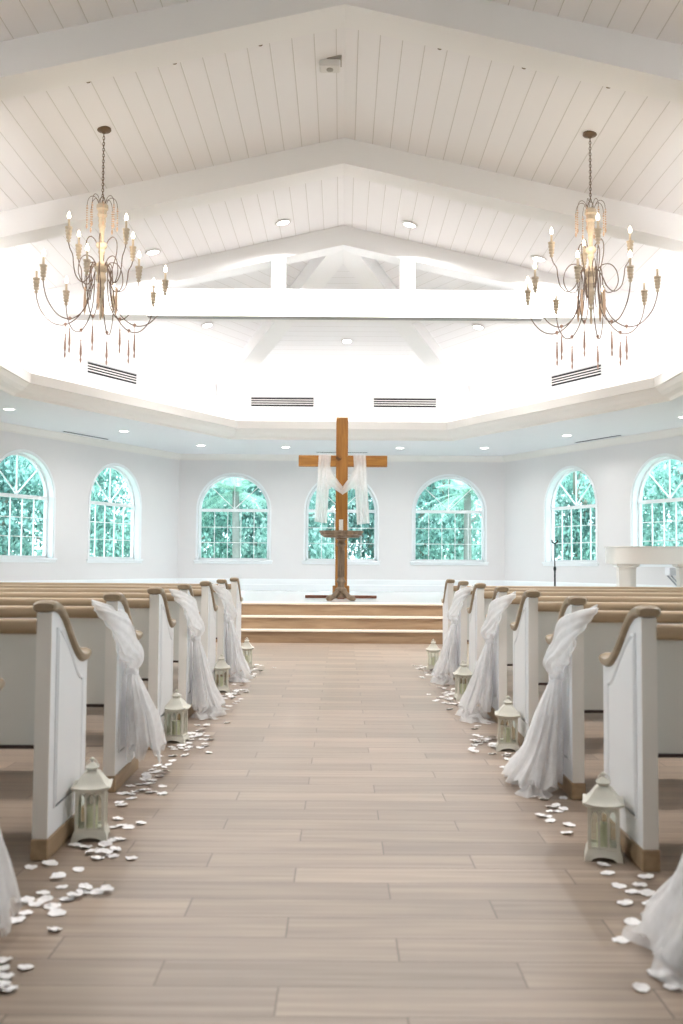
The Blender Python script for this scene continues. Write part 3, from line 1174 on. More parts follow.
# ================================================================== lanterns
def make_lantern():
    root = empty('candle_lantern')
    # base: flared plinth standing on four corner feet with scalloped apron
    m = MB()
    for a in range(4):
        c, s = math.cos(a * PI / 2), math.sin(a * PI / 2)
        rows = []
        outer = [(-.068, 0), (-.045, 0), (-.038, .009), (-.02, .015), (0, .017), (.02, .015), (.038, .009), (.045, 0), (.068, 0)]
        low = [(x, z) for x, z in outer]
        r1 = [(x * c + .068 * s, x * s - .068 * c, z) for x, z in low]
        r2 = [(x * .94 * c + .064 * s, x * .94 * s - .064 * c, .022) for x, z in low]
        r3 = [(x * .86 * c + .0585 * s, x * .86 * s - .0585 * c, .036) for x, z in low]
        m.grid([r1, r2, r3])
    m.box(-.0585, .0585, -.0585, .0585, .033, .037)
    m.build('base', 'lantern', root)
    for sx in (-1, 1):
        for sy in (-1, 1):
            MB().bbox(sx * .05 - .006, sx * .05 + .006, sy * .05 - .006, sy * .05 + .006, .036, .192, .001).build('corner_post', 'lantern', root)
    for a in range(4):
        mt = Matrix.Rotation(a * PI / 2, 4, 'Z')
        m = MB()
        m.add([mt @ Vector(p) for p in ((-.046, -.048, .037), (.046, -.048, .037), (.046, -.048, .19), (-.046, -.048, .19))], [(0, 1, 2, 3)])
        g = m.build('glass_pane', 'lglass', root)
        m = MB()
        m.box(-.046, .046, -.0525, -.0475, .037, .048, mt)
        m.box(-.046, .046, -.0525, -.0475, .180, .191, mt)
        for x in (-.040, 0, .040) if False else (-.0165, .0165):
            m.box(x - .0038, x + .0038, -.0525, -.048, .048, .150, mt)
        # pointed arches
        for x0, x1 in ((-.046, -.0165), (-.0165, .0165), (.0165, .046)):
            xm = (x0 + x1) / 2
            for (xa, sg) in ((x0, 1), (x1, -1)):
                pts = []
                for k in range(7):
                    t = k / 6
                    x = xa + (xm - xa) * (1 - math.cos(t * PI / 2))
                    z = .148 + .030 * math.sin(t * PI / 2)
                    pts.append(mt @ Vector((x, -.050, z)))
                m.tube(pts, .0038, 5)
        m.build('arched_tracery', 'lantern', g)
    # roof: flared pyramid
    def sq(r, z, up=0):
        p = []
        for a in range(4):
            c0 = (math.cos(a * PI / 2 + PI / 4), math.sin(a * PI / 2 + PI / 4))
            c1 = (math.cos((a + 1) * PI / 2 + PI / 4), math.sin((a + 1) * PI / 2 + PI / 4))
            for k in range(4):
                t = k / 4
                e = abs(t - .0) if t < .5 else 1 - t
                p.append(((c0[0] * (1 - t) + c1[0] * t) * r * 1.414, (c0[1] * (1 - t) + c1[1] * t) * r * 1.414, z + up * (1 - 2 * e) ** 2))
        return p
    m = MB().grid([sq(.048, .188), sq(.060, .190), sq(.073, .192, .010), sq(.074, .197, .010), sq(.060, .206, .003), sq(.048, .222), sq(.034, .243), sq(.026, .254), sq(.019, .257)], wrap=True)
    m.add(sq(.019, .257), [tuple(range(16))])
    m.add(sq(.048, .188), [tuple(range(16))])
    m.build('roof', 'lantern', root, 'auto')
    m = MB().grid([sq(.018, .256), sq(.018, .264), sq(.0255, .267, .003), sq(.0255, .269, .003), sq(.016, .278), sq(.009, .286), sq(.004, .289)], wrap=True)
    m.build('cupola', 'lantern', root, 'auto')
    m = MB().lathe([(.003, .286), (.003, .290), (.0075, .294), (.009, .299), (.0075, .304), (.0001, .308)], n=12)
    m.build('finial', 'lantern', root, True)
    m = MB().tube([(.022 * math.cos(q), -.004 + .008 * math.sin(q), .277 + .022 * math.sin(q)) for q in [2 * PI * k / 20 for k in range(20)]], .0018, 6, closed=True)
    m.build('ring_handle', 'lantern', root, True)
    return root
def make_pillar(name, r, h, mat):
    root = empty(name)
    MB().lathe([(r, 0), (r, h * .97), (r * .93, h), (r * .6, h * .985), (.0001, h * .97)], n=20).build('wax', mat, root, 'auto')
    MB().tube([(0, 0, h * .96), (.001, 0, h + .006), (.003, 0, h + .012)], .001, 5).build('wick', 'wick', root)
    return root
LN = [(-.958, 3.90, 8, 'left of the aisle, nearest the camera'), (-.975, 5.98, -6, 'left of the aisle, second from the camera'),
      (-.985, 8.30, 10, 'left of the aisle, third from the camera'), (-.955, 10.20, 4, 'left of the aisle, farthest, by the steps'),
      (.965, 3.69, -14, 'right of the aisle, nearest the camera'), (.968, 5.80, -8, 'right of the aisle, second from the camera'),
      (.972, 7.92, 6, 'right of the aisle, third from the camera'), (.94, 10.15, -4, 'right of the aisle, farthest, by the steps')]
lan = make_lantern()
can = make_pillar('pillar_candle', .024, .085, 'candle')
for i, (x, y, a, lab) in enumerate(LN):
    o = lan if i == 0 else copy_tree(lan)
    o.location = (x, y, 0)
    o.rotation_euler = (0, 0, R(a))
    tag(o, 'cream metal candle lantern on the floor %s' % lab, 'lantern', 'lanterns along the aisle')
    c = can if i == 0 else copy_tree(can)
    c.location = (x, y, .0372)
    tag(c, 'pale green pillar candle inside the lantern %s' % lab, 'candle', 'candles in the aisle lanterns')

# ================================================================== petals
pet_meshes = []
for v in range(7):
    rnd = random.Random(100 + v)
    rows = []
    n = 14
    cup, ruf = rnd.uniform(.001, .0045), rnd.uniform(.001, .0028)
    le, wi = rnd.uniform(.023, .030), rnd.uniform(.020, .026)
    p1, p2 = rnd.uniform(0, 6), rnd.uniform(0, 6)
    for j in range(5):
        r = (j + .4) / 4.4
        ring = []
        for k in range(n):
            q = 2 * PI * k / n
            sh = 1 - .28 * max(0, -math.sin(q)) ** 3 + .05 * math.sin(3 * q + p1)
            x, y = r * wi * sh * math.cos(q), r * le * sh * math.sin(q)
            z = cup * r * r * (.6 + .4 * math.sin(q + p2)) * 2 + ruf * r * math.sin(5 * q + p2)
            ring.append((x, y, z))
        rows.append(ring)
    mm = MB().grid(rows, wrap=True)
    mm.f.append(tuple(range(13, -1, -1)))
    zmin = min(p[2] for p in mm.v)
    mm.v = [(x, y, z - zmin) for x, y, z in mm.v]
    o = mm.build('petal', 'petal', None, False)
    pet_meshes.append(o.data)
    bpy.data.objects.remove(o)
occupied = [(x, y, .075) for x, y, a, l in LN]
rnd = random.Random(5)
SEG = [(2.3, 3.35, 'beside the nearest pew'), (3.35, 4.6, 'around the nearest lantern'), (4.6, 5.6, 'by the second tulle sash'), (5.6, 6.7, 'around the second lantern'),
       (6.7, 7.7, 'by the third tulle sash'), (7.7, 8.8, 'around the third lantern'), (8.8, 10.6, 'near the farthest lantern')]
placed = []
def petal(x, y, side):
    for (a, b, r) in occupied:
        if (a - x) ** 2 + (b - y) ** 2 < (r + .02) ** 2:
            return
    for py in PEW_Y:
        if py - .05 < y < py + .56 and abs(x) > PX - .04:
            return
    seg = [s for s in SEG if s[0] <= y < s[1]]
    if not seg:
        return
    lay = sum(1 for (a, b) in placed if (a - x) ** 2 + (b - y) ** 2 < .035 ** 2)
    if lay > 2:
        return
    placed.append((x, y))
    o = bpy.data.objects.new('petal', rnd.choice(pet_meshes))
    COL.objects.link(o)
    sc_ = rnd.uniform(.8, 1.12)
    o.scale = (sc_, sc_, sc_)
    o.location = (x, y, .0015 + lay * .007)
    o.rotation_euler = (rnd.uniform(-.12, .12) * lay, rnd.uniform(-.12, .12) * lay, rnd.uniform(0, 6.28))
    tag(o, 'white silk petal on the floor %s of the aisle, %s' % (side, seg[0][2]), 'petal', 'petals %s of the aisle %s' % (side, seg[0][2]))
def px_floor(px, py):
    # undo the roll, then intersect the floor
    a = R(-.4)
    dx, dy = px - 341.5, py - 512
    ux, uy = dx * math.cos(a) - dy * math.sin(a), dx * math.sin(a) + dy * math.cos(a)
    # camera ray
    v = Vector((ux / 995.6, 1.0, -uy / 995.6))
    v = Matrix.Rotation(R(2.99), 3, 'X') @ v
    t = -CH / v.z
    return (v.x * t, v.y * t)
LEFT = [(30, 869), (50, 865), (78, 871), (60, 877), (55, 880), (62, 888), (84, 887), (96, 893), (43, 894), (28, 902), (35, 905), (22, 903), (48, 900), (52, 907), (44, 906),
        (68, 900), (75, 898), (83, 893), (88, 890), (106, 892), (26, 914), (56, 914), (17, 921), (55, 931), (26, 969), (3, 962), (2, 970), (4, 978), (8, 990), (2, 988),
        (95, 843), (86, 848), (104, 846), (110, 842), (100, 852), (112, 857), (98, 859), (108, 855), (131, 859), (116, 850), (75, 846), (120, 840), (92, 854),
        (118, 820), (122, 826), (141, 824), (113, 828), (128, 828), (119, 803), (121, 806), (135, 793), (141, 791), (132, 799), (123, 790), (140, 785), (152, 781), (148, 784), (160, 777), (155, 773), (147, 776)]
RIGHT = [(534, 797), (544, 800), (562, 793), (556, 806), (549, 812), (558, 812), (552, 808), (547, 817), (564, 810), (540, 817), (563, 799), (569, 826), (550, 822), (566, 834),
         (585, 853), (598, 854), (604, 866), (596, 861), (615, 860), (624, 866), (608, 874), (580, 858), (618, 887), (633, 893), (625, 904), (640, 886), (646, 878), (632, 923), (622, 941),
         (668, 940), (666, 947), (675, 955), (664, 957), (655, 975), (663, 978), (642, 990), (672, 988), (650, 905), (660, 918), (648, 895), (590, 850), (610, 858), (602, 857)]
for side, arr in (('left', LEFT), ('right', RIGHT)):
    for (px, py) in arr:
        x, y = px_floor(px, py)
        petal(x, y, side)
for side, s in (('left', -1), ('right', 1)):
    n = 0
    while n < 130:
        c = rnd.choice([(4.6, 5.5, .97), (5.5, 6.4, .90), (5.7, 6.3, .90), (6.5, 7.6, .93), (7.5, 8.6, .90), (7.8, 8.4, .9), (8.6, 9.6, .93), (9.6, 10.5, .90)])
        y = rnd.uniform(c[0], c[1])
        x = s * (c[2] - .02 + rnd.gauss(0, .06))
        if abs(x) > 1.0:
            continue
        petal(x, y, side)
        n += 1

# ================================================================== the cross
cz0 = .5115
CY = 16.1
cr = empty('wooden_cross', (0, CY, cz0))
tag(cr, 'tall brown timber cross standing on the altar platform', 'cross')
top = CH + (564 - 417) / 996 * CY - cz0
MB().bbox(-.095, .098, -.07, .07, .0, top, .006).build('upright', 'cross', cr)
az = CH + (564 - 461) / 996 * CY - cz0
MB().bbox(-.70, -.095, -.055, .055, az - .089, az + .089, .006).build('cross_arm', 'cross_arm', cr)
MB().bbox(.098, .735, -.055, .055, az - .089, az + .089, .006).build('cross_arm', 'cross_arm', cr)
MB().bbox(-.135, .135, -.11, .11, .045, .20, .008).build('base_block', 'cross', cr)
MB().bbox(-.575, .575, -.055, .055, 0, .045, .006).build('foot_beam', 'cross_foot', cr)
MB().bbox(-.055, .055, -.45, .45, 0.0, .044, .006).build('foot_beam', 'cross_foot', cr)
# sheer cloth: two hanging ends and a swag in front of the upright
vl = empty('draped_cloth', (0, CY, cz0))
tag(vl, 'sheer white cloth draped over both arms of the timber cross', 'cloth')
def fold_strip(x0a, x1a, x0b, x1b, ztop, zb0, zb1, y, ph, n=26, amp=.014):
    rows = []
    for j in range(15):
        t = j / 14
        row = []
        for k in range(n):
            u = k / (n - 1)
            x = (x0a + (x1a - x0a) * u) * (1 - t) + (x0b + (x1b - x0b) * u) * t
            z = ztop + ((zb0 + (zb1 - zb0) * u) - ztop) * t
            row.append((x, y + amp * math.sin(u * 19 + ph + t) * (.4 + .6 * t) + .01 * t, z))
        rows.append(row)
    return rows
arm_t, arm_b = az + .095, az - .095
def zpx(py):
    return CH + (564 - py) / 996 * CY - cz0
for s, (xa, xb, ya, yb, hem) in ((-1, (-.375, -.175, -.44, -.24, 522.5)), (1, (.175, .375, .235, .44, 524.5)) ):
    pass
def hang(xa, xb, ya, yb, h0, h1, ph):
    m = MB()
    m.grid(fold_strip(xa, xb, ya, yb, arm_t, zpx(h0), zpx(h1), -.085, ph))
    # over the arm and down the back
    rows = []
    for (yy, zz) in ((-.085, arm_t - .004), (-.07, arm_t + .006), (0, arm_t + .010), (.07, arm_t + .006), (.085, arm_t - .05), (.088, arm_b - .35)):
        rows.append([(xa + (xb - xa) * k / 11, yy + .006 * math.sin(k * 1.7 + ph), zz) for k in range(12)])
    m.grid(rows)
    return m
hang(-.375, -.175, -.435, -.235, 522, 523.5, .3).build('hanging_end', 'veil', vl, True)
hang(.185, .385, .25, .455, 525, 523, 1.7).build('hanging_end', 'veil', vl, True)
# swag
rows = []
for j in range(9):
    v = j / 8
    row = []
    for k in range(41):
        u = k / 40
        x = -.235 + .50 * u
        a = 1 - abs(2 * u - 1)
        ztopc = arm_b + .06 - (arm_b + .06 - zpx(487)) * a ** .85
        zbotc = arm_b - .30 - (arm_b - .30 - zpx(495)) * a ** 1.1
        z = ztopc + (zbotc - ztopc) * v
        row.append((x, -.105 - .018 * math.sin(v * 9 + u * 2) - .012 * a, z))
    rows.append(row)
MB().grid(rows).build('swag', 'veil', vl, True)

# ------------------------------------------------------------------ pedestal table in front of it
TY = 14.85
tb = empty('pedestal_table', (0, TY, cz0))
tag(tb, 'round carved wooden pedestal table in front of the cross', 'table')
tz = CH + (564 - 531) / 996 * TY - cz0
m = MB().lathe([(.0001, tz), (.325, tz), (.33, tz - .008), (.33, tz - .02), (.315, tz - .03), (.312, tz - .055), (.30, tz - .065), (.27, tz - .08), (.27, tz - .095), (.10, tz - .10), (.0001, tz - .10)], n=40)
m.build('tabletop', 'pedestal', tb, 'auto')
m = MB().lathe([(.075, tz - .10), (.08, tz - .12), (.050, tz - .14), (.048, tz - .17), (.066, tz - .19), (.066, tz - .21), (.045, tz - .24), (.048, tz - .28), (.046, .35), (.056, .32),
                (.074, .29), (.05, .26), (.05, .21), (.085, .18), (.09, .15), (.06, .12), (.075, .10), (.09, .08), (.09, .05)][::-1], n=24)
m.build('column', 'pedestal', tb, 'auto')
m = MB()
for k in range(10):      # fluting ribs
    a = 2 * PI * k / 10
    m.tube([(.045 * math.cos(a), .045 * math.sin(a), .36), (.046 * math.cos(a), .046 * math.sin(a), tz - .29)], .009, 6)
m.build('fluting', 'pedestal', tb, True)
for k in range(4):
    a = PI / 4 + k * PI / 2
    c, s = math.cos(a), math.sin(a)
    prof = [(.03, .12, .045), (.09, .115, .042), (.13, .09, .038), (.17, .058, .036), (.21, .045, .040), (.25, .045, .038), (.285, .03, .026)]
    m = MB().tube([(r * c, r * s, z) for r, z, q in prof], .03, 8, radii=[min(q, z - .003) for r, z, q in prof])
    m.build('scrolled_foot', 'pedestal', tb, True)
cd = make_pillar('altar_candle', .032, .17, 'wax_white')
cd.location = (-.005, TY, cz0 + tz + .001)
tag(cd, 'white pillar candle standing on the round pedestal table', 'candle')

# ================================================================== piano, bench, microphone stand
PY = 14.55
pn = empty('grand_piano', (0, 0, cz0))
tag(pn, 'cream white baby grand piano on the platform at right', 'piano')
rim_t = CH + (565.5 - 545.6) / 996 * PY - cz0
rim_b = CH + (565.5 - 563.5) / 996 * PY - cz0
# outline: tail side towards the camera, keyboard side away
out = []
ctrl = [(p + .17, q) for p, q in [(3.88, 15.28), (3.86, 15.0), (3.89, 14.75), (4.02, 14.60), (4.25, 14.53), (4.6, 14.52), (4.95, 14.55), (5.25, 14.62), (5.36, 14.75), (5.38, 15.0), (5.38, 15.28)]]
out = [(p.x, p.y) for p in spline([(a, b, 0) for a, b in ctrl], 4)]
m = MB().prism(out, rim_b, rim_t - .022, 'z')
m.build('rim', 'piano', pn, 'auto')
big = [(4.74 + (x - 4.74) * 1.018, 14.95 + (y - 14.95) * 1.03) for x, y in out]
MB().prism(big, rim_t - .020, rim_t, 'z').build('lid', 'piano', pn, 'auto')
MB().bbox(4.20, 5.42, 15.281, 15.40, rim_b, rim_b + .06, .006).build('key_bed', 'piano', pn)
m = MB()
for k in range(52):
    m.box(4.22 + k * .0225, 4.22 + k * .0225 + .0214, 15.30, 15.39, rim_b + .061, rim_b + .072)
m.build('white_keys', 'bench_seat', pn)
for (x, y) in ((4.18, 14.78), (5.08, 14.80), (4.40, 15.22)):
    a = .125
    m = MB()
    rows = []
    for (r, z) in ((.065, .035), (.07, .05), (.075, .06), (.080, rim_b - .10), (.086, rim_b - .05), (.12, rim_b - .03), (.125, rim_b)):
        rows.append([(x - r, y - r, z), (x + r, y - r, z), (x + r, y + r, z), (x - r, y + r, z)])
    m.grid(rows, wrap=True)
    m.add(rows[0], [(0, 1, 2, 3)])
    lg = m.build('leg', 'piano', pn)
    MB().lathe([(.02, 0), (.028, .006), (.03, .02), (.02, .035)], x, y, 0, n=12).build('caster', 'bronze', lg)
bn = empty('piano_bench', (5.29, 15.57, cz0))
tag(bn, 'small white-topped bench with slanted grey legs behind the piano', 'bench')
bt = CH + (565.5 - 566.5) / 996 * 15.75 - cz0
MB().bbox(-.20, .20, -.12, .12, bt - .13, bt, .012).build('seat', 'bench_seat', bn)
for y in (-.09, .09):
    for s in (-1, 1):
        MB().tube([(s * .17, y + .014 * s, bt - .13), (-s * .19, y + .02 * s, .012)], .012, 8).build('leg', 'bench_leg', bn)

MY = 15.2
mc = empty('microphone_stand', ((555 - 341.5) / 996 * MY, MY, cz0))
tag(mc, 'thin black microphone stand on the platform left of the piano', 'stand')
mt_ = CH + (565.5 - 543) / 996 * MY - cz0
MB().tube([(0, 0, .05), (0, 0, mt_ * .55)], .013, 10).build('lower_tube', 'black', mc)
MB().tube([(0, 0, mt_ * .55), (0, 0, mt_)], .009, 10).build('upper_tube', 'black', mc)
MB().lathe([(.02, mt_ * .53), (.022, mt_ * .55), (.022, mt_ * .58), (.012, mt_ * .60)], n=12).build('clutch', 'black', mc)
for k in range(3):
    a = 2 * PI * k / 3 + .4
    MB().tube([(0, 0, .13), (.14 * math.cos(a), .14 * math.sin(a), .06), (.27 * math.cos(a), .27 * math.sin(a), .012)], .010, 8).build('leg', 'black', mc)
m = MB().tube([(-.045, 0, mt_ + .045), (-.035, 0, mt_ + .01), (0, 0, mt_ - .01), (.035, 0, mt_ + .01), (.045, 0, mt_ + .045)], .012, 8)
m.build('clip', 'black', mc)

# ================================================================== chandeliers
def make_chandelier(rot_up, rot_low):
    """origin at the ceiling canopy; z downwards negative. 1 px of the photo = 1/117.2 m"""
    root = empty('chandelier')
    def zz(py):
        return -(py - 128) / 114.6
    m = MB().lathe([(.062, .012), (.064, -.004), (.055, -.014), (.02, -.024), (.012, -.035), (.0001, -.037)], n=20)
    m.build('canopy', 'bronze', root, 'auto')
    # chain
    m = MB()
    z = -.036
    i = 0
    zend = zz(196)
    while z > zend:
        pts = []
        for k in range(10):
            q = 2 * PI * k / 10
            a, b = .0095 * math.cos(q), .018 * math.sin(q)
            pts.append((a, 0, z - .014 + b) if i % 2 else (0, a, z - .014 + b))
        m.tube(pts, .0026, 5, closed=True)
        z -= .026
        i += 1
    m.tube([(.002, .004, -.03), (.003, .004, zend)], .0018, 5)
    m.build('chain', 'bronze', root, True)
    # hook loop
    m = MB().tube([(-.022, 0, zz(206)), (-.022, 0, zz(201)), (-.014, 0, zz(198)), (0, 0, zz(196.5)), (.014, 0, zz(198)), (.022, 0, zz(201)), (.022, 0, zz(206))], .004, 6)
    m.build('hanging_loop', 'bronze', root, True)
    # turned centre column
    P = [(.0001, 204), (.035, 204.5), (.05, 206), (.052, 210), (.040, 211), (.036, 214), (.044, 216), (.030, 219), (.034, 222), (.028, 224), (.033, 227), (.024, 230),
         (.020, 236), (.018, 243), (.045, 245), (.05, 247), (.045, 249), (.024, 251), (.030, 254), (.018, 257), (.016, 262), (.03, 265), (.055, 267), (.062, 270), (.05, 273),
         (.034, 275), (.045, 279), (.047, 282), (.030, 285), (.026, 287), (.036, 290), (.024, 294), (.030, 297), (.018, 301), (.012, 304), (.020, 306), (.010, 309),
         (.009, 314), (.014, 318), (.008, 321), (.0001, 323)]
    MB().lathe([(r, zz(y)) for r, y in reversed(P)], n=18).build('turned_column', 'cream_wood', root, 'auto')
    # bead sprays at the top
    for k in range(8):
        a = 2 * PI * k / 8 + .3
        c, s = math.cos(a), math.sin(a)
        pr = spline([(.03, 0, zz(205)), (.055, 0, zz(199)), (.09, 0, zz(197.5)), (.12, 0, zz(201)), (.13, 0, zz(207))], 4)
        m = MB().tube([(p.x * c, p.x * s, p.z) for p in pr], .0025, 5)
        sp = m.build('spray_wire', 'bronze_wire', root, True)
        m = MB()
        y = 208
        while y < 228:
            r = .0075 if int(y) % 3 else .010
            m.lathe([(.0001, -r), (r * .7, -r * .6), (r, 0), (r * .7, r * .6), (.0001, r)], .13 * c, .13 * s, zz(y), n=8)
            y += 2.4
        m.lathe([(.0001, zz(232)), (.009, zz(229.5)), (.006, zz(227)), (.0001, zz(226))], .13 * c, .13 * s, 0, n=8)
        m.build('bead_strand', 'peach', sp, True)
    def radial(ctrl, a, n=6):
        c, s = math.cos(a), math.sin(a)
        return [(p.x * c - p.y * s, p.x * s + p.y * c, p.z) for p in spline([(r, t, zz(y)) for r, t, y in ctrl], n)]
    def candle(parent, a, r, ybase):
        c, s = math.cos(a), math.sin(a)
        x, y = r * c, r * s
        zb = zz(ybase)
        MB().lathe([(.006, zb - .016), (.014, zb - .008), (.018, zb), (.010, zb + .006), (.012, zb + .014), (.023, zb + .022), (.023, zb + .032), (.014, zb + .038), (.025, zb + .048), (.025, zb + .058), (.017, zb + .064),
                    (.027, zb + .076), (.028, zb + .09), (.019, zb + .096), (.031, zb + .106), (.031, zb + .118), (.010, zb + .120)], x, y, 0, n=12).build('candle_cup', 'cream_wood', parent, 'auto')
        MB().lathe([(.0095, zb + .118), (.0095, zb + .192)], x, y, 0, n=10).build('candle_sleeve', 'sleeve', parent, True)
        MB().lathe([(.007, zb + .190), (.0145, zb + .206), (.015, zb + .218), (.009, zb + .238), (.0001, zb + .256)], x, y, 0, n=10).build('flame_bulb', 'bulb', parent, True)
    # heart-shaped scrolls of the middle tier
    for k in range(4):
        a = rot_up + 2 * PI * k / 4 + PI / 4
        m = MB().tube(radial([(.035, 0, 248), (.06, 0, 241), (.10, 0, 238), (.13, 0, 243), (.13, 0, 254), (.105, 0, 266), (.085, 0, 276), (.075, .01, 290), (.09, .01, 303)], a), .0043, 6)
        m.build('scroll', 'bronze_wire', root, True)
    # upper tier arms
    for k in range(4):
        a = rot_up + 2 * PI * k / 4
        m = MB().tube(radial([(.05, 0, 268), (.10, 0, 262), (.17, 0, 261.5), (.22, 0, 268), (.235, 0, 279), (.20, 0, 288), (.14, 0, 290), (.105, 0, 284)], a), .0043, 6)
        m.tube(radial([(.06, 0, 266), (.10, 0, 274), (.14, 0, 284), (.20, 0, 289), (.26, 0, 284), (.285, 0, 274), (.295, 0, 265), (.325, 0, 259), (.34, 0, 253.5)], a), .0046, 6)
        arm = m.build('upper_arm', 'bronze_wire', root, True)
        candle(arm, a, .34, 252)
    # lower tier arms with a drop under each
    for k in range(8):
        a = rot_low + 2 * PI * k / 8
        m = MB().tube(radial([(.05, 0, 272), (.068, 0, 266), (.09, 0, 268), (.10, .0, 278), (.105, .0, 292), (.125, 0, 306), (.18, 0, 318), (.26, 0, 326),
                              (.34, 0, 328.5), (.43, 0, 325), (.51, 0, 315), (.548, 0, 304), (.56, 0, 296)], a), .0046, 6)
        arm = m.build('lower_arm', 'bronze_wire', root, True)
        candle(arm, a, .56, 295)
        c, s = math.cos(a), math.sin(a)
        x, y = .30 * c, .30 * s
        m = MB().lathe([(.0001, zz(330)), (.014, zz(328)), (.014, zz(326.5)), (.0001, zz(325.5))], x, y, 0, n=8)
        m.tube([(x, y, zz(329)), (x, y, zz(337))], .0015, 4)
        m.lathe([(.0001, zz(362)), (.007, zz(360)), (.009, zz(358)), (.004, zz(355.5)), (.011, zz(352)), (.0085, zz(346)), (.006, zz(341)), (.004, zz(339.5)), (.007, zz(338.5)), (.0001, zz(336))], x, y, 0, n=8)
        m.build('drop_finial', 'drop', arm, 'auto')
    # cream drops round the centre
    for k in range(4):
        a = rot_up + PI / 4 + k * PI / 2
        c, s = math.cos(a), math.sin(a)
        MB().lathe([(.0001, zz(318)), (.008, zz(315)), (.015, zz(309)), (.012, zz(300)), (.008, zz(294)), (.012, zz(291)), (.0001, zz(289))], .135 * c, .135 * s, 0, n=10).build('centre_drop', 'peach', root, 'auto')
    return root
ch1 = make_chandelier(R(50), R(2))
ch1.location = (-2.12, 8.6, roof(2.12) - .004)
tag(ch1, 'two-tier bronze candle chandelier hanging left of the aisle, all bulbs lit', 'chandelier', 'pair of chandeliers')
ch2 = make_chandelier(R(86), R(20))
ch2.location = (2.17, 8.6, roof(2.17) - .004)
tag(ch2, 'two-tier bronze candle chandelier hanging right of the aisle, all bulbs lit', 'chandelier', 'pair of chandeliers')
for x in (-2.09, 2.13):
    d = bpy.data.lights.new('chandelier_glow', 'POINT')
    d.energy = 5
    d.color = (1, .84, .62)
    d.shadow_soft_size = .3
    o = bpy.data.objects.new('chandelier_glow', d)
    COL.objects.link(o)
    o.location = (x, 8.5, CH + 2.75)

# ================================================================== garden outside
gm = MB().add([(-40, -10, -.05), (40, -10, -.05), (40, 60, -.05), (-40, 60, -.05)], [(0, 1, 2, 3)])
struct(gm.build('ground', 'lawn'))
def foliage_mesh(seed, n, rx, rz, z0, leaf):
    rnd = random.Random(seed)
    blobs = [(rnd.gauss(0, rx * .5), rnd.gauss(0, rx * .4), z0 + rnd.uniform(.1, 1) * rz, rnd.uniform(.35, .7) * rx) for _ in range(16)]
    m = MB()
    for _ in range(n):
        b = rnd.choice(blobs)
        v = Vector((rnd.gauss(0, 1), rnd.gauss(0, 1), rnd.gauss(0, 1))).normalized()
        r = b[3] * rnd.uniform(.7, 1.05)
        p = Vector((b[0], b[1], b[2])) + v * r
        p.z = max(p.z, .1)
        e = Euler((rnd.uniform(0, 6), rnd.uniform(0, 6), rnd.uniform(0, 6))).to_matrix()
        s = leaf * rnd.uniform(.6, 1.4)
        a, c = e @ Vector((s, 0, 0)), e @ Vector((0, s * .5, 0))
        m.add([p - a, p + c, p + a, p - c], [(0, 1, 2, 3)])
    return m
def make_tree(seed, mat, name='leafy_tree', h=4.6, rx=1.5, bark='bark'):
    root = empty(name)
    rnd = random.Random(seed)
    m = MB()
    pts = [(0, 0, -.1)]
    for k in range(1, 7):
        pts.append((rnd.uniform(-.12, .12) * k, rnd.uniform(-.1, .1) * k, h * .75 * k / 6))
    m.tube(spline(pts, 3), .1, 8, radii=[.14 - .10 * i / 18 for i in range(19)])
    for _ in range(5):
        p = Vector(pts[rnd.randint(2, 5)])
        q = p + Vector((rnd.uniform(-1, 1), rnd.uniform(-.7, .7), rnd.uniform(.5, 1.2)))
        m.tube([p, (p + q) / 2 + Vector((0, 0, .12)), q], .05, 6, radii=[.06, .045, .02])
    m.build('trunk', bark, root, True)
    foliage_mesh(seed + 50, 11000, rx, h - .7, .5, .062).build('foliage', mat, root, fix=False)
    return root
def make_palm(seed):
    root = empty('palm_tree')
    rnd = random.Random(seed)
    H = 2.75
    MB().tube([(0, 0, -.1), (.05, 0, .8), (.02, 0, 1.6), (0, 0, H)], .13, 10, radii=[.13, .10, .09, .08]).build('trunk', 'bark_pale', root, True)
    for k in range(22):
        a = 2 * PI * k / 22 + rnd.uniform(-.1, .1)
        el = rnd.uniform(-.2, 1.25)
        le = rnd.uniform(1.1, 1.5)
        m = MB()
        pts = []
        for j in range(9):
            t = j / 8
            r = le * t * math.cos(el * (1 - .3 * t))
            z = H + le * t * math.sin(el) - .75 * t * t * le * .6
            pts.append(Vector((r * math.cos(a), r * math.sin(a), z)))
        m.tube(pts, .01, 5)
        side = Vector((-math.sin(a), math.cos(a), 0))
        for j in range(1, 33):
            t = j / 33
            f = t * 8
            i = min(int(f), 7)
            p = pts[i].lerp(pts[i + 1], f - i)
            d = (pts[i + 1] - pts[i]).normalized()
            ln = .42 * math.sin(PI * (t * .85 + .12))
            for sg in (-1, 1):
                tip = p + side * sg * ln * .8 + d * ln * .5 + Vector((0, 0, -.12 * ln))
                m.add([p - d * .012, p + d * .012, tip], [(0, 1, 2)])
        m.build('frond', 'palm', root, fix=False)
    return root
t1 = make_tree(1, 'leaf')
t2 = make_tree(2, 'leaf2', bark='bark_pale')
t3 = make_tree(3, 'leaf3')
protos = [t1, t2, t3]
used = [False] * 3
def put_tree(i, x, y, rz, sc_, label):
    if not used[i]:
        o = protos[i]
        used[i] = True
    else:
        o = copy_tree(protos[i])
    o.location = (x, y, -.05)
    o.rotation_euler = (0, 0, rz)
    o.scale = (sc_, sc_, sc_)
    tag(o, label, 'tree', 'trees outside the windows')
KIND = ['green leafy tree', 'pale leafy tree', 'dark leafy tree']
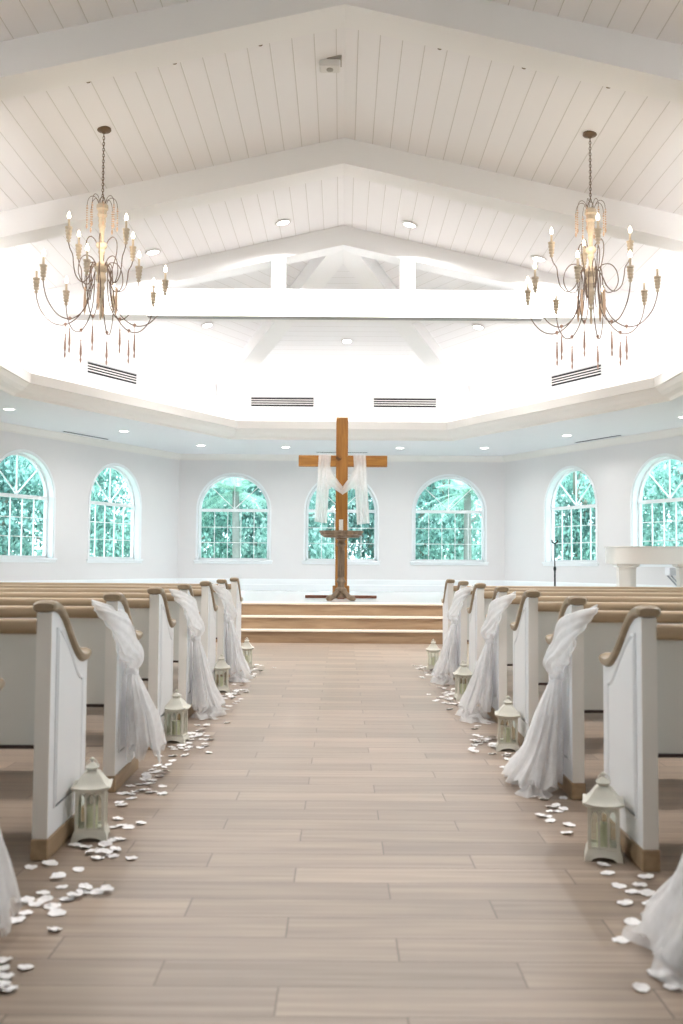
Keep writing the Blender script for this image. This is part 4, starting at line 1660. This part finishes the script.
TR = [(1, -8.9, 26.0, 2.4, 'far outside the second window from the left'), (0, 8.9, 26.4, .4, 'far outside the window behind the microphone stand'),
      (0, -12.6, 20.2, 5.1, 'farthest outside the leftmost window'), (1, 12.8, 20.6, 1.2, 'farthest outside the window above the piano'),
      (2, -7.0, 27.4, 3.9, 'far outside between the second and third windows'), (2, 6.6, 27.6, 1.9, 'far outside between the back-right and side windows'),
      (0, -4.4, 25.0, .4, 'outside at the left edge of the back-left window'), (2, -1.6, 26.6, 1.2, 'outside at the right half of the back-left window'),
      (1, -1.0, 24.0, 2.2, 'outside left half of the window behind the cross'), (2, .9, 25.2, 3.1, 'outside right half of the window behind the cross'),
      (0, 2.2, 26.8, 2.0, 'outside left half of the back-right window'), (1, 4.6, 26.2, 1.0, 'outside right half of the back-right window'),
      (2, -3.2, 28.2, 4.0, 'far outside the back-left window, behind the palm'),
      (0, -6.6, 24.2, 5.0, 'outside right half of the second window from the left'), (2, -8.2, 22.4, .6, 'outside left half of the second window from the left'),
      (1, -8.8, 20.0, 1.9, 'outside right half of the leftmost window'), (0, -10.2, 18.6, 2.7, 'outside left half of the leftmost window'),
      (0, 6.4, 24.3, 5.5, 'outside left half of the window behind the microphone stand'), (1, 8.0, 22.6, .9, 'outside right half of the window behind the microphone stand'),
      (2, 8.9, 20.3, 3.3, 'outside left half of the window above the piano'), (0, 10.4, 18.2, 4.4, 'outside right half of the window above the piano'),
      (2, -11.5, 23.0, 4.4, 'far back outside the leftmost window'), (2, 11.8, 23.4, 1.4, 'far back outside the window above the piano'),
      (1, 3.4, 29.6, .2, 'far outside the back-right window, behind the palm'), (0, 0.1, 29.5, 3.3, 'far outside the window behind the cross')]
for i, x, y, rz, lab in TR:
    put_tree(i, x, y, rz, 1.0 if y < 28 else 1.15, '%s %s' % (KIND[i], lab))
pa = make_palm(4)
pa.location = (-2.42, 22.7, -.05)
tag(pa, 'feathery palm tree outside the back-left window', 'tree', 'palms outside the windows')
pb = copy_tree(pa)
pb.location = (2.9, 22.9, -.05)
pb.rotation_euler = (0, 0, 1.3)
tag(pb, 'feathery palm tree outside the back-right window', 'tree', 'palms outside the windows')
